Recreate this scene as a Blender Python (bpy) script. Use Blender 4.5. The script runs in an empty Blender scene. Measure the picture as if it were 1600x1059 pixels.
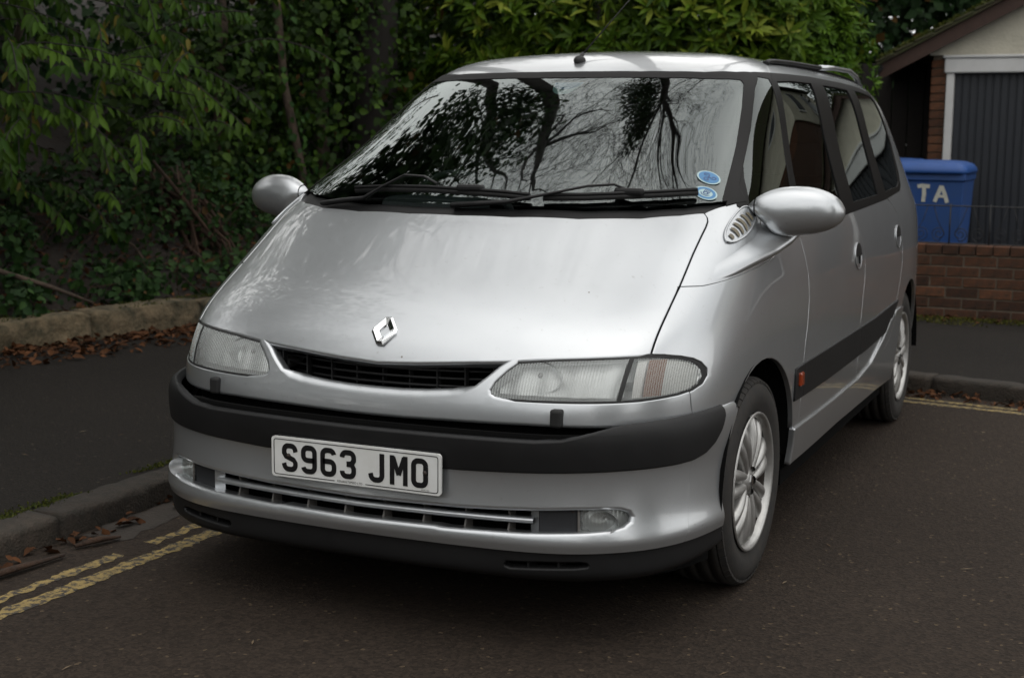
import bpy, bmesh, math, random
import numpy as np
from mathutils import Vector, Matrix, noise
from mathutils.bvhtree import BVHTree

random.seed(7); RNG = np.random.default_rng(7)
sc = bpy.context.scene
COL = sc.collection
pi = math.pi

# ------------------------------------------------------------------ camera
CAM = (1.8762, -3.1314, 1.3234); YAW, PITCH, ROLL = map(math.radians, (-24.313, 8.26, 0.515))
cd = bpy.data.cameras.new('camera'); cam = bpy.data.objects.new('camera', cd); COL.objects.link(cam)
_f = Vector((math.sin(YAW)*math.cos(PITCH), math.cos(YAW)*math.cos(PITCH), -math.sin(PITCH)))
_r = Vector((math.cos(YAW), -math.sin(YAW), 0)); _u = _r.cross(_f)
_r2 = _r*math.cos(ROLL)+_u*math.sin(ROLL); _u2 = -_r*math.sin(ROLL)+_u*math.cos(ROLL)
cam.matrix_world = Matrix(((_r2.x,_u2.x,-_f.x,CAM[0]),(_r2.y,_u2.y,-_f.y,CAM[1]),(_r2.z,_u2.z,-_f.z,CAM[2]),(0,0,0,1)))
cd.sensor_width = 36; cd.lens = 49.19; cd.clip_end = 500; cd.clip_start = 0.05
cd.dof.use_dof = True; cd.dof.focus_distance = 3.75; cd.dof.aperture_fstop = 5.6
sc.camera = cam

# ------------------------------------------------------------------ sky, sun, exposure
SUN_EL, SUN_AZ = math.radians(72), math.radians(120)      # azimuth from +Y clockwise
w = bpy.data.worlds.new('World'); sc.world = w; w.use_nodes = True
nt = w.node_tree; bg = nt.nodes['Background']
sky = nt.nodes.new('ShaderNodeTexSky'); sky.sky_type = 'NISHITA'; sky.sun_disc = False
sky.sun_elevation = SUN_EL; sky.sun_rotation = SUN_AZ; sky.air_density = 1.0; sky.dust_density = 3.0
tcw = nt.nodes.new('ShaderNodeTexCoord')
nz = nt.nodes.new('ShaderNodeTexNoise'); nz.inputs['Scale'].default_value = 2.2; nz.inputs['Detail'].default_value = 6
nt.links.new(tcw.outputs['Generated'], nz.inputs['Vector'])
rmp = nt.nodes.new('ShaderNodeValToRGB')
rmp.color_ramp.elements[0].position = .32; rmp.color_ramp.elements[0].color = (12.6,12.7,12.6,1)
rmp.color_ramp.elements[1].position = .68; rmp.color_ramp.elements[1].color = (24.6,24.2,23.4,1)
nt.links.new(nz.outputs['Fac'], rmp.inputs['Fac'])
mx = nt.nodes.new('ShaderNodeMix'); mx.data_type = 'RGBA'; mx.inputs['Factor'].default_value = .85
nt.links.new(sky.outputs['Color'], mx.inputs['A']); nt.links.new(rmp.outputs['Color'], mx.inputs['B'])
nt.links.new(mx.outputs['Result'], bg.inputs['Color']); bg.inputs['Strength'].default_value = 0.12
sl = bpy.data.lights.new('sun', 'SUN'); sl.energy = 0.5; sl.specular_factor = 1.0; sl.angle = math.radians(55); sl.color = (1.0,.97,.93)
sun = bpy.data.objects.new('sun', sl); COL.objects.link(sun)
sd = Vector((math.sin(SUN_AZ)*math.cos(SUN_EL), math.cos(SUN_AZ)*math.cos(SUN_EL), math.sin(SUN_EL)))
sun.rotation_euler = sd.to_track_quat('Z','Y').to_euler()
vs = sc.view_settings; vs.view_transform = 'Standard'; vs.look = 'None'; vs.gamma = 1.0; vs.exposure = -0.5
sc.cycles.max_bounces = 8; sc.cycles.transparent_max_bounces = 12; sc.cycles.use_denoising = True
sc.cycles.caustics_reflective = False; sc.cycles.caustics_refractive = False

# ------------------------------------------------------------------ materials
MATS = {}
def mat(name, color, rough=.5, metal=0., noise_amt=0., noise_scale=20., bump=0., bump_scale=60., color2=None, coat=0., spec=.5, sub=0., obj_var=0., emit=None, coat_rough=.06, detail=6.):
    m = bpy.data.materials.new(name); m.use_nodes = True; MATS[name] = m
    n = m.node_tree.nodes; l = m.node_tree.links; b = n['Principled BSDF']
    b.inputs['Base Color'].default_value = (*color, 1); b.inputs['Roughness'].default_value = rough
    b.inputs['Metallic'].default_value = metal; b.inputs['Coat Weight'].default_value = coat
    b.inputs['Coat Roughness'].default_value = coat_rough; b.inputs['Specular IOR Level'].default_value = spec
    tc = n.new('ShaderNodeTexCoord')
    src = None
    if color2 or noise_amt:
        t = n.new('ShaderNodeTexNoise'); t.inputs['Scale'].default_value = noise_scale; t.inputs['Detail'].default_value = detail; t.inputs['Roughness'].default_value = .65
        l.new(tc.outputs['Object'], t.inputs['Vector'])
        r = n.new('ShaderNodeValToRGB'); r.color_ramp.elements[0].position = .35; r.color_ramp.elements[1].position = .68
        c2 = color2 or tuple(c*(1-noise_amt) for c in color)
        r.color_ramp.elements[0].color = (*color,1); r.color_ramp.elements[1].color = (*c2,1)
        l.new(t.outputs['Fac'], r.inputs['Fac']); src = r.outputs['Color']
    if obj_var:
        oi = n.new('ShaderNodeObjectInfo'); mr = n.new('ShaderNodeMapRange'); mr.inputs['To Min'].default_value = 1-obj_var; mr.inputs['To Max'].default_value = 1+obj_var
        l.new(oi.outputs['Random'], mr.inputs['Value'])
        mm = n.new('ShaderNodeMix'); mm.data_type = 'RGBA'; mm.blend_type = 'MULTIPLY'; mm.inputs['Factor'].default_value = 1
        if src: l.new(src, mm.inputs['A'])
        else: mm.inputs['A'].default_value = (*color,1)
        l.new(mr.outputs['Result'], mm.inputs['B']); src = mm.outputs['Result']
    if src: l.new(src, b.inputs['Base Color'])
    if bump:
        t2 = n.new('ShaderNodeTexNoise'); t2.inputs['Scale'].default_value = bump_scale; t2.inputs['Detail'].default_value = 5
        l.new(tc.outputs['Object'], t2.inputs['Vector'])
        bp = n.new('ShaderNodeBump'); bp.inputs['Strength'].default_value = bump; bp.inputs['Distance'].default_value = .01
        l.new(t2.outputs['Fac'], bp.inputs['Height']); l.new(bp.outputs['Normal'], b.inputs['Normal'])
    if emit: b.inputs['Emission Color'].default_value = (*emit,1); b.inputs['Emission Strength'].default_value = 1
    return m

def paint_mat():
    m = mat('silver_paint', (.545,.565,.583), rough=.33, metal=.80, coat=1., coat_rough=.035, noise_amt=.06, noise_scale=2.5)
    n = m.node_tree.nodes; l = m.node_tree.links; b = n['Principled BSDF']
    tc = n.new('ShaderNodeTexCoord'); t = n.new('ShaderNodeTexNoise'); t.inputs['Scale'].default_value = 9; t.inputs['Detail'].default_value = 8
    l.new(tc.outputs['Object'], t.inputs['Vector'])
    mr = n.new('ShaderNodeMapRange'); mr.inputs['From Min'].default_value = .3; mr.inputs['From Max'].default_value = .75; mr.inputs['To Min'].default_value = .015; mr.inputs['To Max'].default_value = .05
    l.new(t.outputs['Fac'], mr.inputs['Value']); l.new(mr.outputs['Result'], b.inputs['Coat Roughness'])
    t2 = n.new('ShaderNodeTexNoise'); t2.inputs['Scale'].default_value = 46; t2.inputs['Detail'].default_value = 10; t2.inputs['Roughness'].default_value = .75; l.new(tc.outputs['Object'], t2.inputs['Vector'])
    r2 = n.new('ShaderNodeValToRGB'); r2.color_ramp.elements[0].position = .60; r2.color_ramp.elements[0].color = (0,0,0,1); r2.color_ramp.elements[1].position = .80; r2.color_ramp.elements[1].color = (.55,.55,.55,1); l.new(t2.outputs['Fac'], r2.inputs['Fac'])
    v3 = n.new('ShaderNodeTexVoronoi'); v3.inputs['Scale'].default_value = 7.5; l.new(tc.outputs['Object'], v3.inputs['Vector'])
    lt = n.new('ShaderNodeMath'); lt.operation = 'LESS_THAN'; lt.inputs[1].default_value = .022; l.new(v3.outputs['Distance'], lt.inputs[0])
    mxm = n.new('ShaderNodeMath'); mxm.operation = 'MAXIMUM'; l.new(r2.outputs['Color'], mxm.inputs[0]); l.new(lt.outputs[0], mxm.inputs[1])
    src = b.inputs['Base Color'].links[0].from_socket; md = n.new('ShaderNodeMix'); md.data_type = 'RGBA'; l.new(mxm.outputs[0], md.inputs['Factor']); l.new(src, md.inputs['A']); md.inputs['B'].default_value = (.20,.185,.16,1); l.new(md.outputs['Result'], b.inputs['Base Color'])
    return m
def glass_mat(name, tint, rough=.0, ior=1.5, bumpwave=0., wave_scale=120., boost=0., haze=0.):
    m = bpy.data.materials.new(name); m.use_nodes = True; MATS[name] = m
    n = m.node_tree.nodes; l = m.node_tree.links; n.remove(n['Principled BSDF'])
    tr = n.new('ShaderNodeBsdfTransparent'); tr.inputs['Color'].default_value = (*tint,1)
    gl = n.new('ShaderNodeBsdfGlossy'); gl.inputs['Roughness'].default_value = rough; gl.inputs['Color'].default_value = (.93,1.,.985,1)
    fr = n.new('ShaderNodeFresnel'); fr.inputs['IOR'].default_value = ior
    ms = n.new('ShaderNodeMixShader')
    add = n.new('ShaderNodeMath'); add.operation = 'ADD'; add.use_clamp = True; add.inputs[1].default_value = boost
    l.new(fr.outputs['Fac'], add.inputs[0])
    body_out = tr.outputs[0]; dif = None
    if haze:
        dif = n.new('ShaderNodeBsdfDiffuse'); dif.inputs['Color'].default_value = (.75,.76,.75,1); m0 = n.new('ShaderNodeMixShader'); m0.inputs['Fac'].default_value = haze
        l.new(tr.outputs[0], m0.inputs[1]); l.new(dif.outputs[0], m0.inputs[2]); body_out = m0.outputs[0]
    l.new(add.outputs[0], ms.inputs['Fac']); l.new(body_out, ms.inputs[1]); l.new(gl.outputs[0], ms.inputs[2])
    l.new(ms.outputs[0], n['Material Output'].inputs['Surface'])
    if bumpwave:
        tc = n.new('ShaderNodeTexCoord'); wv = n.new('ShaderNodeTexWave'); wv.inputs['Scale'].default_value = wave_scale; wv.bands_direction = 'X'
        l.new(tc.outputs['Object'], wv.inputs['Vector']); bp = n.new('ShaderNodeBump'); bp.inputs['Strength'].default_value = bumpwave; bp.inputs['Distance'].default_value = .004
        l.new(wv.outputs['Fac'], bp.inputs['Height']); l.new(bp.outputs['Normal'], gl.inputs['Normal'])
        if dif: l.new(bp.outputs['Normal'], dif.inputs['Normal'])
    return m
def leaf_mat(name, rough=.55, trans=.25):
    m = bpy.data.materials.new(name); m.use_nodes = True; MATS[name] = m
    n = m.node_tree.nodes; l = m.node_tree.links; b = n['Principled BSDF']
    at = n.new('ShaderNodeAttribute'); at.attribute_name = 'col'
    l.new(at.outputs['Color'], b.inputs['Base Color']); b.inputs['Roughness'].default_value = rough; b.inputs['Specular IOR Level'].default_value = .14
    tl = n.new('ShaderNodeBsdfTranslucent'); l.new(at.outputs['Color'], tl.inputs['Color'])
    ms = n.new('ShaderNodeMixShader'); ms.inputs['Fac'].default_value = trans
    l.new(b.outputs[0], ms.inputs[1]); l.new(tl.outputs[0], ms.inputs[2]); l.new(ms.outputs[0], n['Material Output'].inputs['Surface'])
    return m
paint_mat()
mat('black_plastic', (.013,.013,.0135), rough=.5, spec=.3, noise_amt=.3, noise_scale=8, bump=.04, bump_scale=300)
mat('black_trim', (.0075,.007,.007), rough=.5, spec=.10)
mat('black_rubber', (.012,.012,.012), rough=.65)
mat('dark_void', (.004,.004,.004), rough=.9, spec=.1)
mat('interior_dark', (.012,.013,.014), rough=.85, spec=.2)
mat('interior_grey', (.05,.055,.06), rough=.8, noise_amt=.3, noise_scale=80)
mat('chrome', (.82,.83,.84), rough=.08, metal=1.)
mat('reflector', (.88,.89,.90), rough=.28, metal=.85)
mat('alloy', (.52,.515,.50), rough=.4, metal=.75, noise_amt=.25, noise_scale=18)
mat('tyre', (.016,.0155,.015), rough=.75, noise_amt=.35, noise_scale=30, bump=.1, bump_scale=200, color2=(.03,.026,.022))
mat('brake_dust', (.04,.03,.025), rough=.7)
mat('plate_white', (.80,.81,.80), rough=.35, noise_scale=7, color2=(.70,.70,.67))
mat('plate_black', (.008,.008,.009), rough=.4)
mat('grey_plastic', (.16,.15,.14), rough=.5)
mat('dark_blank', (.020,.021,.024), rough=.55, bump=.05, bump_scale=150)
mat('amber', (.36,.15,.075), rough=.3)
mat('orange_lens', (.30,.045,.012), rough=.2, coat=1.)
mat('mesh_beige', (.16,.14,.10), rough=.7)
mat('sticker_blue', (.035,.17,.36), rough=.3); mat('sticker_pale', (.34,.48,.50), rough=.3); mat('sticker_navy', (.015,.05,.16), rough=.3)
mat('lamp_panel', (.62,.63,.63), rough=.42, metal=.8)
mat('lamp_white', (.78,.78,.76), rough=.35, metal=.3)
mat('seat_fabric', (.035,.04,.045), rough=.9)
glass_mat('windscreen_glass', (.52,.61,.57), ior=1.95, boost=.02)
glass_mat('side_glass', (.22,.25,.235), ior=1.55, boost=.0)
glass_mat('lamp_glass', (.92,.93,.92), ior=1.5, bumpwave=.6, wave_scale=42, boost=.05, haze=.24)
glass_mat('indicator_glass', (.93,.93,.92), ior=1.5, bumpwave=.8, wave_scale=70, boost=.05, haze=.14)
glass_mat('fog_glass', (.85,.86,.84), ior=1.5, bumpwave=.8, wave_scale=38, boost=.06, haze=.16)
leaf_mat('leaf'); leaf_mat('dead_leaf', rough=.8, trans=.1); leaf_mat('glossy_leaf', rough=.45, trans=.22)

# ------------------------------------------------------------------ object helpers
def empty(name, loc=(0,0,0), **k):
    o = bpy.data.objects.new(name, None); COL.objects.link(o); o.location = loc; o.empty_display_size = .1
    return tag(o, **k)
def tag(o, label=None, cat=None, group=None, kind=None):
    if label: o['label'] = label
    if cat: o['category'] = cat
    if group: o['group'] = group
    if kind: o['kind'] = kind
    return o
def addobj(name, me, parent=None):
    o = bpy.data.objects.new(name, me); COL.objects.link(o)
    if parent is not None:
        o.parent = parent; o.matrix_parent_inverse = Matrix.Translation(-Vector(parent.location)) if parent.type == 'EMPTY' and parent.parent is None else Matrix()
    return o
class MB:
    """collects faces (vertices, optional normals) for ONE mesh"""
    def __init__(s): s.V=[]; s.F=[]; s.M=[]; s.S=[]
    def add(s, V, F, mi=0, smooth=True):
        k=len(s.V); s.V.extend([tuple(v) for v in V]); s.F.extend([tuple(i+k for i in f) for f in F]); s.M.extend([mi]*len(F)); s.S.extend([smooth]*len(F)); return s
    def box(s, lo, hi, mi=0, rot=None, at=None):
        x0,y0,z0=lo; x1,y1,z1=hi
        V=[(x0,y0,z0),(x1,y0,z0),(x1,y1,z0),(x0,y1,z0),(x0,y0,z1),(x1,y0,z1),(x1,y1,z1),(x0,y1,z1)]
        if rot is not None: V=[tuple(rot@Vector(v)+Vector(at or (0,0,0))) for v in V]
        return s.add(V,[(3,2,1,0),(4,5,6,7),(0,1,5,4),(1,2,6,5),(2,3,7,6),(3,0,4,7)],mi,False)
    def bbox(s, lo, hi, b=.01, mi=0):
        """bevelled box"""
        bm=bmesh.new(); bmesh.ops.create_cube(bm,size=1)
        c=[(lo[i]+hi[i])/2 for i in range(3)]; d=[hi[i]-lo[i] for i in range(3)]
        for v in bm.verts: v.co=Vector((c[0]+v.co.x*d[0],c[1]+v.co.y*d[1],c[2]+v.co.z*d[2]))
        bmesh.ops.bevel(bm,geom=bm.edges[:],offset=b,segments=2,profile=.5,affect='EDGES')
        bm.verts.index_update(); s.add([v.co[:] for v in bm.verts],[[v.index for v in f.verts] for f in bm.faces],mi,False); bm.free(); return s
    def tube(s, pts, rad, n=8, mi=0, caps=True, flat=1.0):
        pts=[Vector(p) for p in pts]; m=len(pts)
        if not hasattr(rad,'__len__'): rad=[rad]*m
        k=len(s.V); up=None
        for i,p in enumerate(pts):
            t=(pts[min(i+1,m-1)]-pts[max(i-1,0)]).normalized()
            if up is None:
                up=Vector((0,0,1)) if abs(t.z)<.9 else Vector((1,0,0))
            a=t.cross(up).normalized(); b=a.cross(t).normalized(); up=b
            for q in range(n):
                an=2*pi*q/n; s.V.append(tuple(p+a*(rad[i]*math.cos(an))+b*(rad[i]*flat*math.sin(an))))
        for i in range(m-1):
            for q in range(n):
                r=(q+1)%n; s.F.append((k+i*n+q,k+i*n+r,k+(i+1)*n+r,k+(i+1)*n+q)); s.M.append(mi); s.S.append(True)
        if caps:
            s.F.append(tuple(k+q for q in reversed(range(n)))); s.M.append(mi); s.S.append(False)
            s.F.append(tuple(k+(m-1)*n+q for q in range(n))); s.M.append(mi); s.S.append(False)
        return s
    def lathe(s, prof, n=32, axis='x', at=(0,0,0), mi=0, closed=False):
        k=len(s.V); at=Vector(at)
        for i in range(n):
            an=2*pi*i/n; c,sn=math.cos(an),math.sin(an)
            for (a,r) in prof:
                v={'x':(a,r*c,r*sn),'y':(r*c,a,r*sn),'z':(r*c,r*sn,a)}[axis]; s.V.append(tuple(at+Vector(v)))
        m=len(prof)
        for i in range(n):
            j=(i+1)%n
            for q in range(m-1 if not closed else m):
                r=(q+1)%m; s.F.append((k+i*m+q,k+j*m+q,k+j*m+r,k+i*m+r)); s.M.append(mi); s.S.append(True)
        return s
    def ellipsoid(s, c, r, nu=20, nv=12, mi=0, fn=None):
        k=len(s.V)
        for i in range(nv+1):
            ph=pi*i/nv
            for j in range(nu):
                th=2*pi*j/nu; p=Vector((math.sin(ph)*math.cos(th),math.sin(ph)*math.sin(th),math.cos(ph)))
                if fn: p=fn(p)
                s.V.append((c[0]+r[0]*p.x,c[1]+r[1]*p.y,c[2]+r[2]*p.z))
        for i in range(nv):
            for j in range(nu):
                q=(j+1)%nu; s.F.append((k+i*nu+j,k+(i+1)*nu+j,k+(i+1)*nu+q,k+i*nu+q)); s.M.append(mi); s.S.append(True)
        return s
    def prism(s, poly, z0, z1, mi=0, f=lambda x,y,z:(x,y,z)):
        n=len(poly); V=[f(x,y,z0) for x,y in poly]+[f(x,y,z1) for x,y in poly]
        F=[tuple(reversed(range(n))),tuple(range(n,2*n))]+[(i,(i+1)%n,n+(i+1)%n,n+i) for i in range(n)]
        return s.add(V,F,mi,False)
    def mesh(s, name, mats):
        me=bpy.data.meshes.new(name); me.from_pydata(s.V,[],s.F); me.validate()
        for m in (mats if isinstance(mats,(list,tuple)) else [mats]): me.materials.append(MATS[m])
        if len(me.polygons)==len(s.F):
            me.polygons.foreach_set('material_index',s.M); me.polygons.foreach_set('use_smooth',s.S)
        return me
    def build(s, name, mats, parent=None): return addobj(name, s.mesh(name,mats), parent)
def fixn(o):
    bm=bmesh.new(); bm.from_mesh(o.data); bmesh.ops.remove_doubles(bm,verts=bm.verts,dist=1e-6); bmesh.ops.recalc_face_normals(bm,faces=bm.faces); bm.to_mesh(o.data); bm.free(); return o
def mirror_obj(o, name=None, parent=None):
    me=o.data.copy(); c=o.copy(); c.data=me; COL.objects.link(c)
    bm=bmesh.new(); bm.from_mesh(me)
    for v in bm.verts: v.co.x=-v.co.x
    bmesh.ops.reverse_faces(bm,faces=bm.faces); bm.to_mesh(me); bm.free()
    if parent is not None: c.parent=parent
    return c

# ------------------------------------------------------------------ the car: master skin
def cspline(P, closed=False):
    """C2 cubic spline (natural) second derivs, chord param"""
    P=np.asarray(P,float); n=len(P)
    d=np.sqrt((np.diff(P,axis=0)**2).sum(1))+1e-6
    d=d**0.75
    t=np.concatenate([[0],np.cumsum(d)])
    A=np.zeros((n,n)); B=np.zeros((n,P.shape[1]))
    A[0,0]=A[-1,-1]=1
    h=np.diff(t)
    for i in range(1,n-1):
        A[i,i-1]=h[i-1]; A[i,i]=2*(h[i-1]+h[i]); A[i,i+1]=h[i]
        B[i]=6*((P[i+1]-P[i])/h[i]-(P[i]-P[i-1])/h[i-1])
    return t,P,np.linalg.solve(A,B)
def ceval(S,i,f):
    t,P,M=S; h=t[i+1]-t[i]; a=1-f; b=f
    return a*P[i]+b*P[i+1]+((a**3-a)*M[i]+(b**3-b)*M[i+1])*h*h/6
MIR=np.array([-1,1,1.])
def row_samples(P,ns):
    """P half-row from x=0 front to x=0 rear; ns samples per interval"""
    P=np.asarray(P,float)
    E=np.vstack([P[3:0:-1]*MIR,P,P[-2:-5:-1]*MIR])
    S=cspline(E); out=[]
    for j in range(len(P)-1):
        for k in range(ns[j]): out.append(ceval(S,j+3,k/ns[j]))
    out.append(P[-1]); o=np.array(out); o[0,0]=0;o[-1,0]=0
    return o
def surface(rows,ns,nr,top_sym=True):
    G=np.array([row_samples(r,ns) for r in rows])   # R x K x 3
    R,K,_=G.shape; out=[]
    for k in range(K):
        C=G[:,k]
        if top_sym: # mirror over spine to make top smooth
            E=np.vstack([C,(C[-2:-4:-1])*MIR])
        else: E=C
        S=cspline(E); col=[]
        for i in range(R-1):
            for q in range(nr[i]): col.append(ceval(S,i,q/nr[i]))
        col.append(C[-1]); out.append(col)
    return np.array(out).transpose(1,0,2)   # rows x K x 3
# columns: c, .25,.5,.7(shut),corner, corner2, y.8, 1.2, 1.9, 2.7, 3.4, 4.05, rear corner, rear centre
ROWS=[
 [(0,.14,.18),(.25,.14,.18),(.48,.16,.18),(.66,.24,.18),(.76,.34,.18),(.81,.48,.18),(.835,.78,.19),(.855,1.2,.20),(.86,1.9,.20),(.86,2.7,.20),(.855,3.4,.20),(.82,4.05,.22),(.66,4.40,.24),(0,4.50,.24)],
 [(0,.12,.35),(.25,.12,.35),(.49,.145,.35),(.67,.225,.35),(.78,.33,.35),(.83,.47,.35),(.862,.78,.35),(.883,1.2,.35),(.888,1.9,.35),(.888,2.7,.35),(.883,3.4,.35),(.85,4.05,.36),(.68,4.43,.37),(0,4.53,.37)],
 [(0,.088,.562),(.25,.09,.57),(.5,.107,.585),(.68,.19,.595),(.785,.31,.60),(.842,.45,.60),(.874,.77,.58),(.892,1.2,.56),(.897,1.9,.55),(.897,2.7,.55),(.892,3.4,.56),(.862,4.05,.57),(.70,4.43,.58),(0,4.53,.58)],
 [(0,.108,.65),(.25,.109,.65),(.5,.125,.65),(.685,.205,.655),(.785,.325,.66),(.842,.46,.66),(.872,.77,.66),(.891,1.2,.66),(.897,1.9,.66),(.897,2.7,.66),(.892,3.4,.67),(.863,4.05,.68),(.70,4.43,.69),(0,4.53,.69)],
 [(0,.136,.735),(.25,.145,.738),(.5,.185,.748),(.722,.297,.765),(.793,.405,.762),(.840,.54,.76),(.868,.80,.76),(.887,1.2,.765),(.894,1.9,.765),(.894,2.7,.77),(.890,3.4,.78),(.862,4.05,.79),(.70,4.42,.80),(0,4.52,.80)],
 [(0,.215,.835),(.25,.226,.834),(.5,.272,.833),(.727,.40,.838),(.790,.50,.836),(.833,.64,.835),(.860,.86,.84),(.880,1.2,.85),(.888,1.9,.86),(.888,2.7,.86),(.885,3.4,.87),(.858,4.05,.88),(.695,4.41,.89),(0,4.51,.89)],
 [(0,.40,.952),(.25,.413,.95),(.5,.465,.944),(.725,.59,.948),(.789,.687,.953),(.828,.803,.950),(.851,.984,.949),(.866,1.27,.95),(.877,1.9,.955),(.878,2.7,.96),(.875,3.4,.97),(.848,4.05,.98),(.685,4.39,.99),(0,4.49,.99)],
 [(0,.62,1.086),(.25,.635,1.084),(.49,.69,1.08),(.705,.805,1.090),(.770,.897,1.088),(.803,.997,1.082),(.824,1.125,1.076),(.836,1.42,1.065),(.851,1.95,1.065),(.853,2.7,1.07),(.848,3.4,1.08),(.818,4.0,1.09),(.655,4.34,1.1),(0,4.43,1.1)],
 [(0,1.035,1.318),(.25,1.052,1.318),(.47,1.11,1.316),(.635,1.225,1.315),(.688,1.32,1.31),(.717,1.42,1.305),(.737,1.54,1.30),(.756,1.76,1.30),(.769,2.15,1.30),(.772,2.75,1.30),(.767,3.4,1.305),(.735,3.95,1.31),(.59,4.24,1.315),(0,4.32,1.315)],
 [(0,1.479,1.547),(.25,1.495,1.548),(.44,1.55,1.548),(.57,1.63,1.547),(.612,1.69,1.545),(.637,1.76,1.542),(.653,1.86,1.54),(.665,2.0,1.54),(.675,2.3,1.54),(.677,2.8,1.54),(.672,3.35,1.54),(.64,3.8,1.54),(.51,4.05,1.54),(0,4.13,1.54)],
 [(0,1.62,1.600),(.22,1.635,1.600),(.39,1.68,1.599),(.50,1.745,1.598),(.54,1.80,1.60),(.562,1.87,1.598),(.576,1.96,1.597),(.587,2.1,1.597),(.597,2.38,1.597),(.6,2.8,1.597),(.593,3.3,1.595),(.555,3.7,1.59),(.44,3.93,1.585),(0,4.0,1.585)],
 [(0,1.86,1.638),(.16,1.88,1.637),(.28,1.92,1.635),(.35,1.97,1.634),(.38,2.02,1.633),(.395,2.08,1.632),(.405,2.15,1.632),(.412,2.27,1.632),(.418,2.5,1.632),(.42,2.8,1.632),(.41,3.2,1.64),(.38,3.55,1.624),(.29,3.75,1.618),(0,3.80,1.616)],
 [(0,2.25,1.658),(0,2.27,1.658),(0,2.29,1.658),(0,2.32,1.658),(0,2.34,1.658),(0,2.37,1.658),(0,2.40,1.658),(0,2.46,1.658),(0,2.6,1.658),(0,2.8,1.657),(0,3.1,1.654),(0,3.35,1.66),(0,3.45,1.646),(0,3.48,1.645)],
]
NS=[9,9,9,6,6,8,8,9,9,9,8,6,7]
NR=[4,5,4,5,6,8,9,12,12,6,8,8]
def smooth(G,it):
    R,K,_=G.shape
    for s in range(it):
        lam=0.5
        # mirror pad
        L=G[:,1:3][:,::-1]*MIR; Rr=G[:,-3:-1][:,::-1]*MIR
        E=np.concatenate([L,G,Rr],1)
        H=G+lam*(.5*(E[:,1:-3]+E[:,3:-1])-G)
        T=H[-2:-1]*MIR
        E=np.concatenate([2*H[:1]-H[1:2],H,T],0)
        H=H+lam*(.5*(E[:-2]+E[2:])-H)
        H[:,0,0]=0;H[:,-1,0]=0
        G=H
    return G

def interp(x, pts): return float(np.interp(x,[p[0] for p in pts],[p[1] for p in pts]))
def in_poly(p, poly):
    x,y=p; c=False; n=len(poly); j=n-1
    for i in range(n):
        xi,yi=poly[i]; xj,yj=poly[j]
        if (yi>y)!=(yj>y) and x<(xj-xi)*(y-yi)/(yj-yi)+xi: c=not c
        j=i
    return c
AX={'side':(1,2),'front':(0,2),'top':(0,1)}; NAX={'side':0,'front':1,'top':2}
def seg_dist(p, pts):
    best=9.
    for (a,b),(c,d) in zip(pts[:-1],pts[1:]):
        ux,uy=c-a,d-b; L=ux*ux+uy*uy+1e-12; t=max(0,min(1,((p[0]-a)*ux+(p[1]-b)*uy)/L))
        best=min(best,math.hypot(p[0]-a-t*ux,p[1]-b-t*uy))
    return best
def offset_line(pts, d):
    out=[]; n=len(pts)
    for i in range(n):
        a=pts[max(i-1,0)]; b=pts[min(i+1,n-1)]; tx,ty=b[0]-a[0],b[1]-a[1]; L=math.hypot(tx,ty)
        out.append((pts[i][0]-ty/L*d,pts[i][1]+tx/L*d))
    return out
def inset_poly(poly, d):
    """move a closed polygon inwards by d"""
    n=len(poly); area=sum(poly[i][0]*poly[(i+1)%n][1]-poly[(i+1)%n][0]*poly[i][1] for i in range(n)); sg=1 if area>0 else -1
    out=[]
    for i in range(n):
        p0,p1,p2=poly[i-1],poly[i],poly[(i+1)%n]
        def nrm(a,b):
            tx,ty=b[0]-a[0],b[1]-a[1]; L=math.hypot(tx,ty)+1e-9; return (-ty/L*sg,tx/L*sg)
        n1,n2=nrm(p0,p1),nrm(p1,p2); bx,by=n1[0]+n2[0],n1[1]+n2[1]; L=math.hypot(bx,by)+1e-9; bx/=L; by/=L
        k=d/max(.4,bx*n1[0]+by*n1[1]); out.append((p1[0]+bx*k,p1[1]+by*k))
    return out
def smooth_poly(pts, closed=True, n=3):
    """Catmull-Rom refinement of a 2D polyline"""
    P=[np.array(p,float) for p in pts]; m=len(P); out=[]
    rng=range(m) if closed else range(m-1)
    for i in rng:
        g=(lambda k:P[k%m]) if closed else (lambda k:P[max(0,min(m-1,k))])
        p0,p1,p2,p3=g(i-1),g(i),g(i+1),g(i+2)
        for q in range(n):
            t=q/n; out.append(tuple(.5*((2*p1)+(-p0+p2)*t+(2*p0-5*p1+4*p2-p3)*t*t+(-p0+3*p1-3*p2+p3)*t**3)))
    if not closed: out.append(tuple(P[-1]))
    return out
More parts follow.
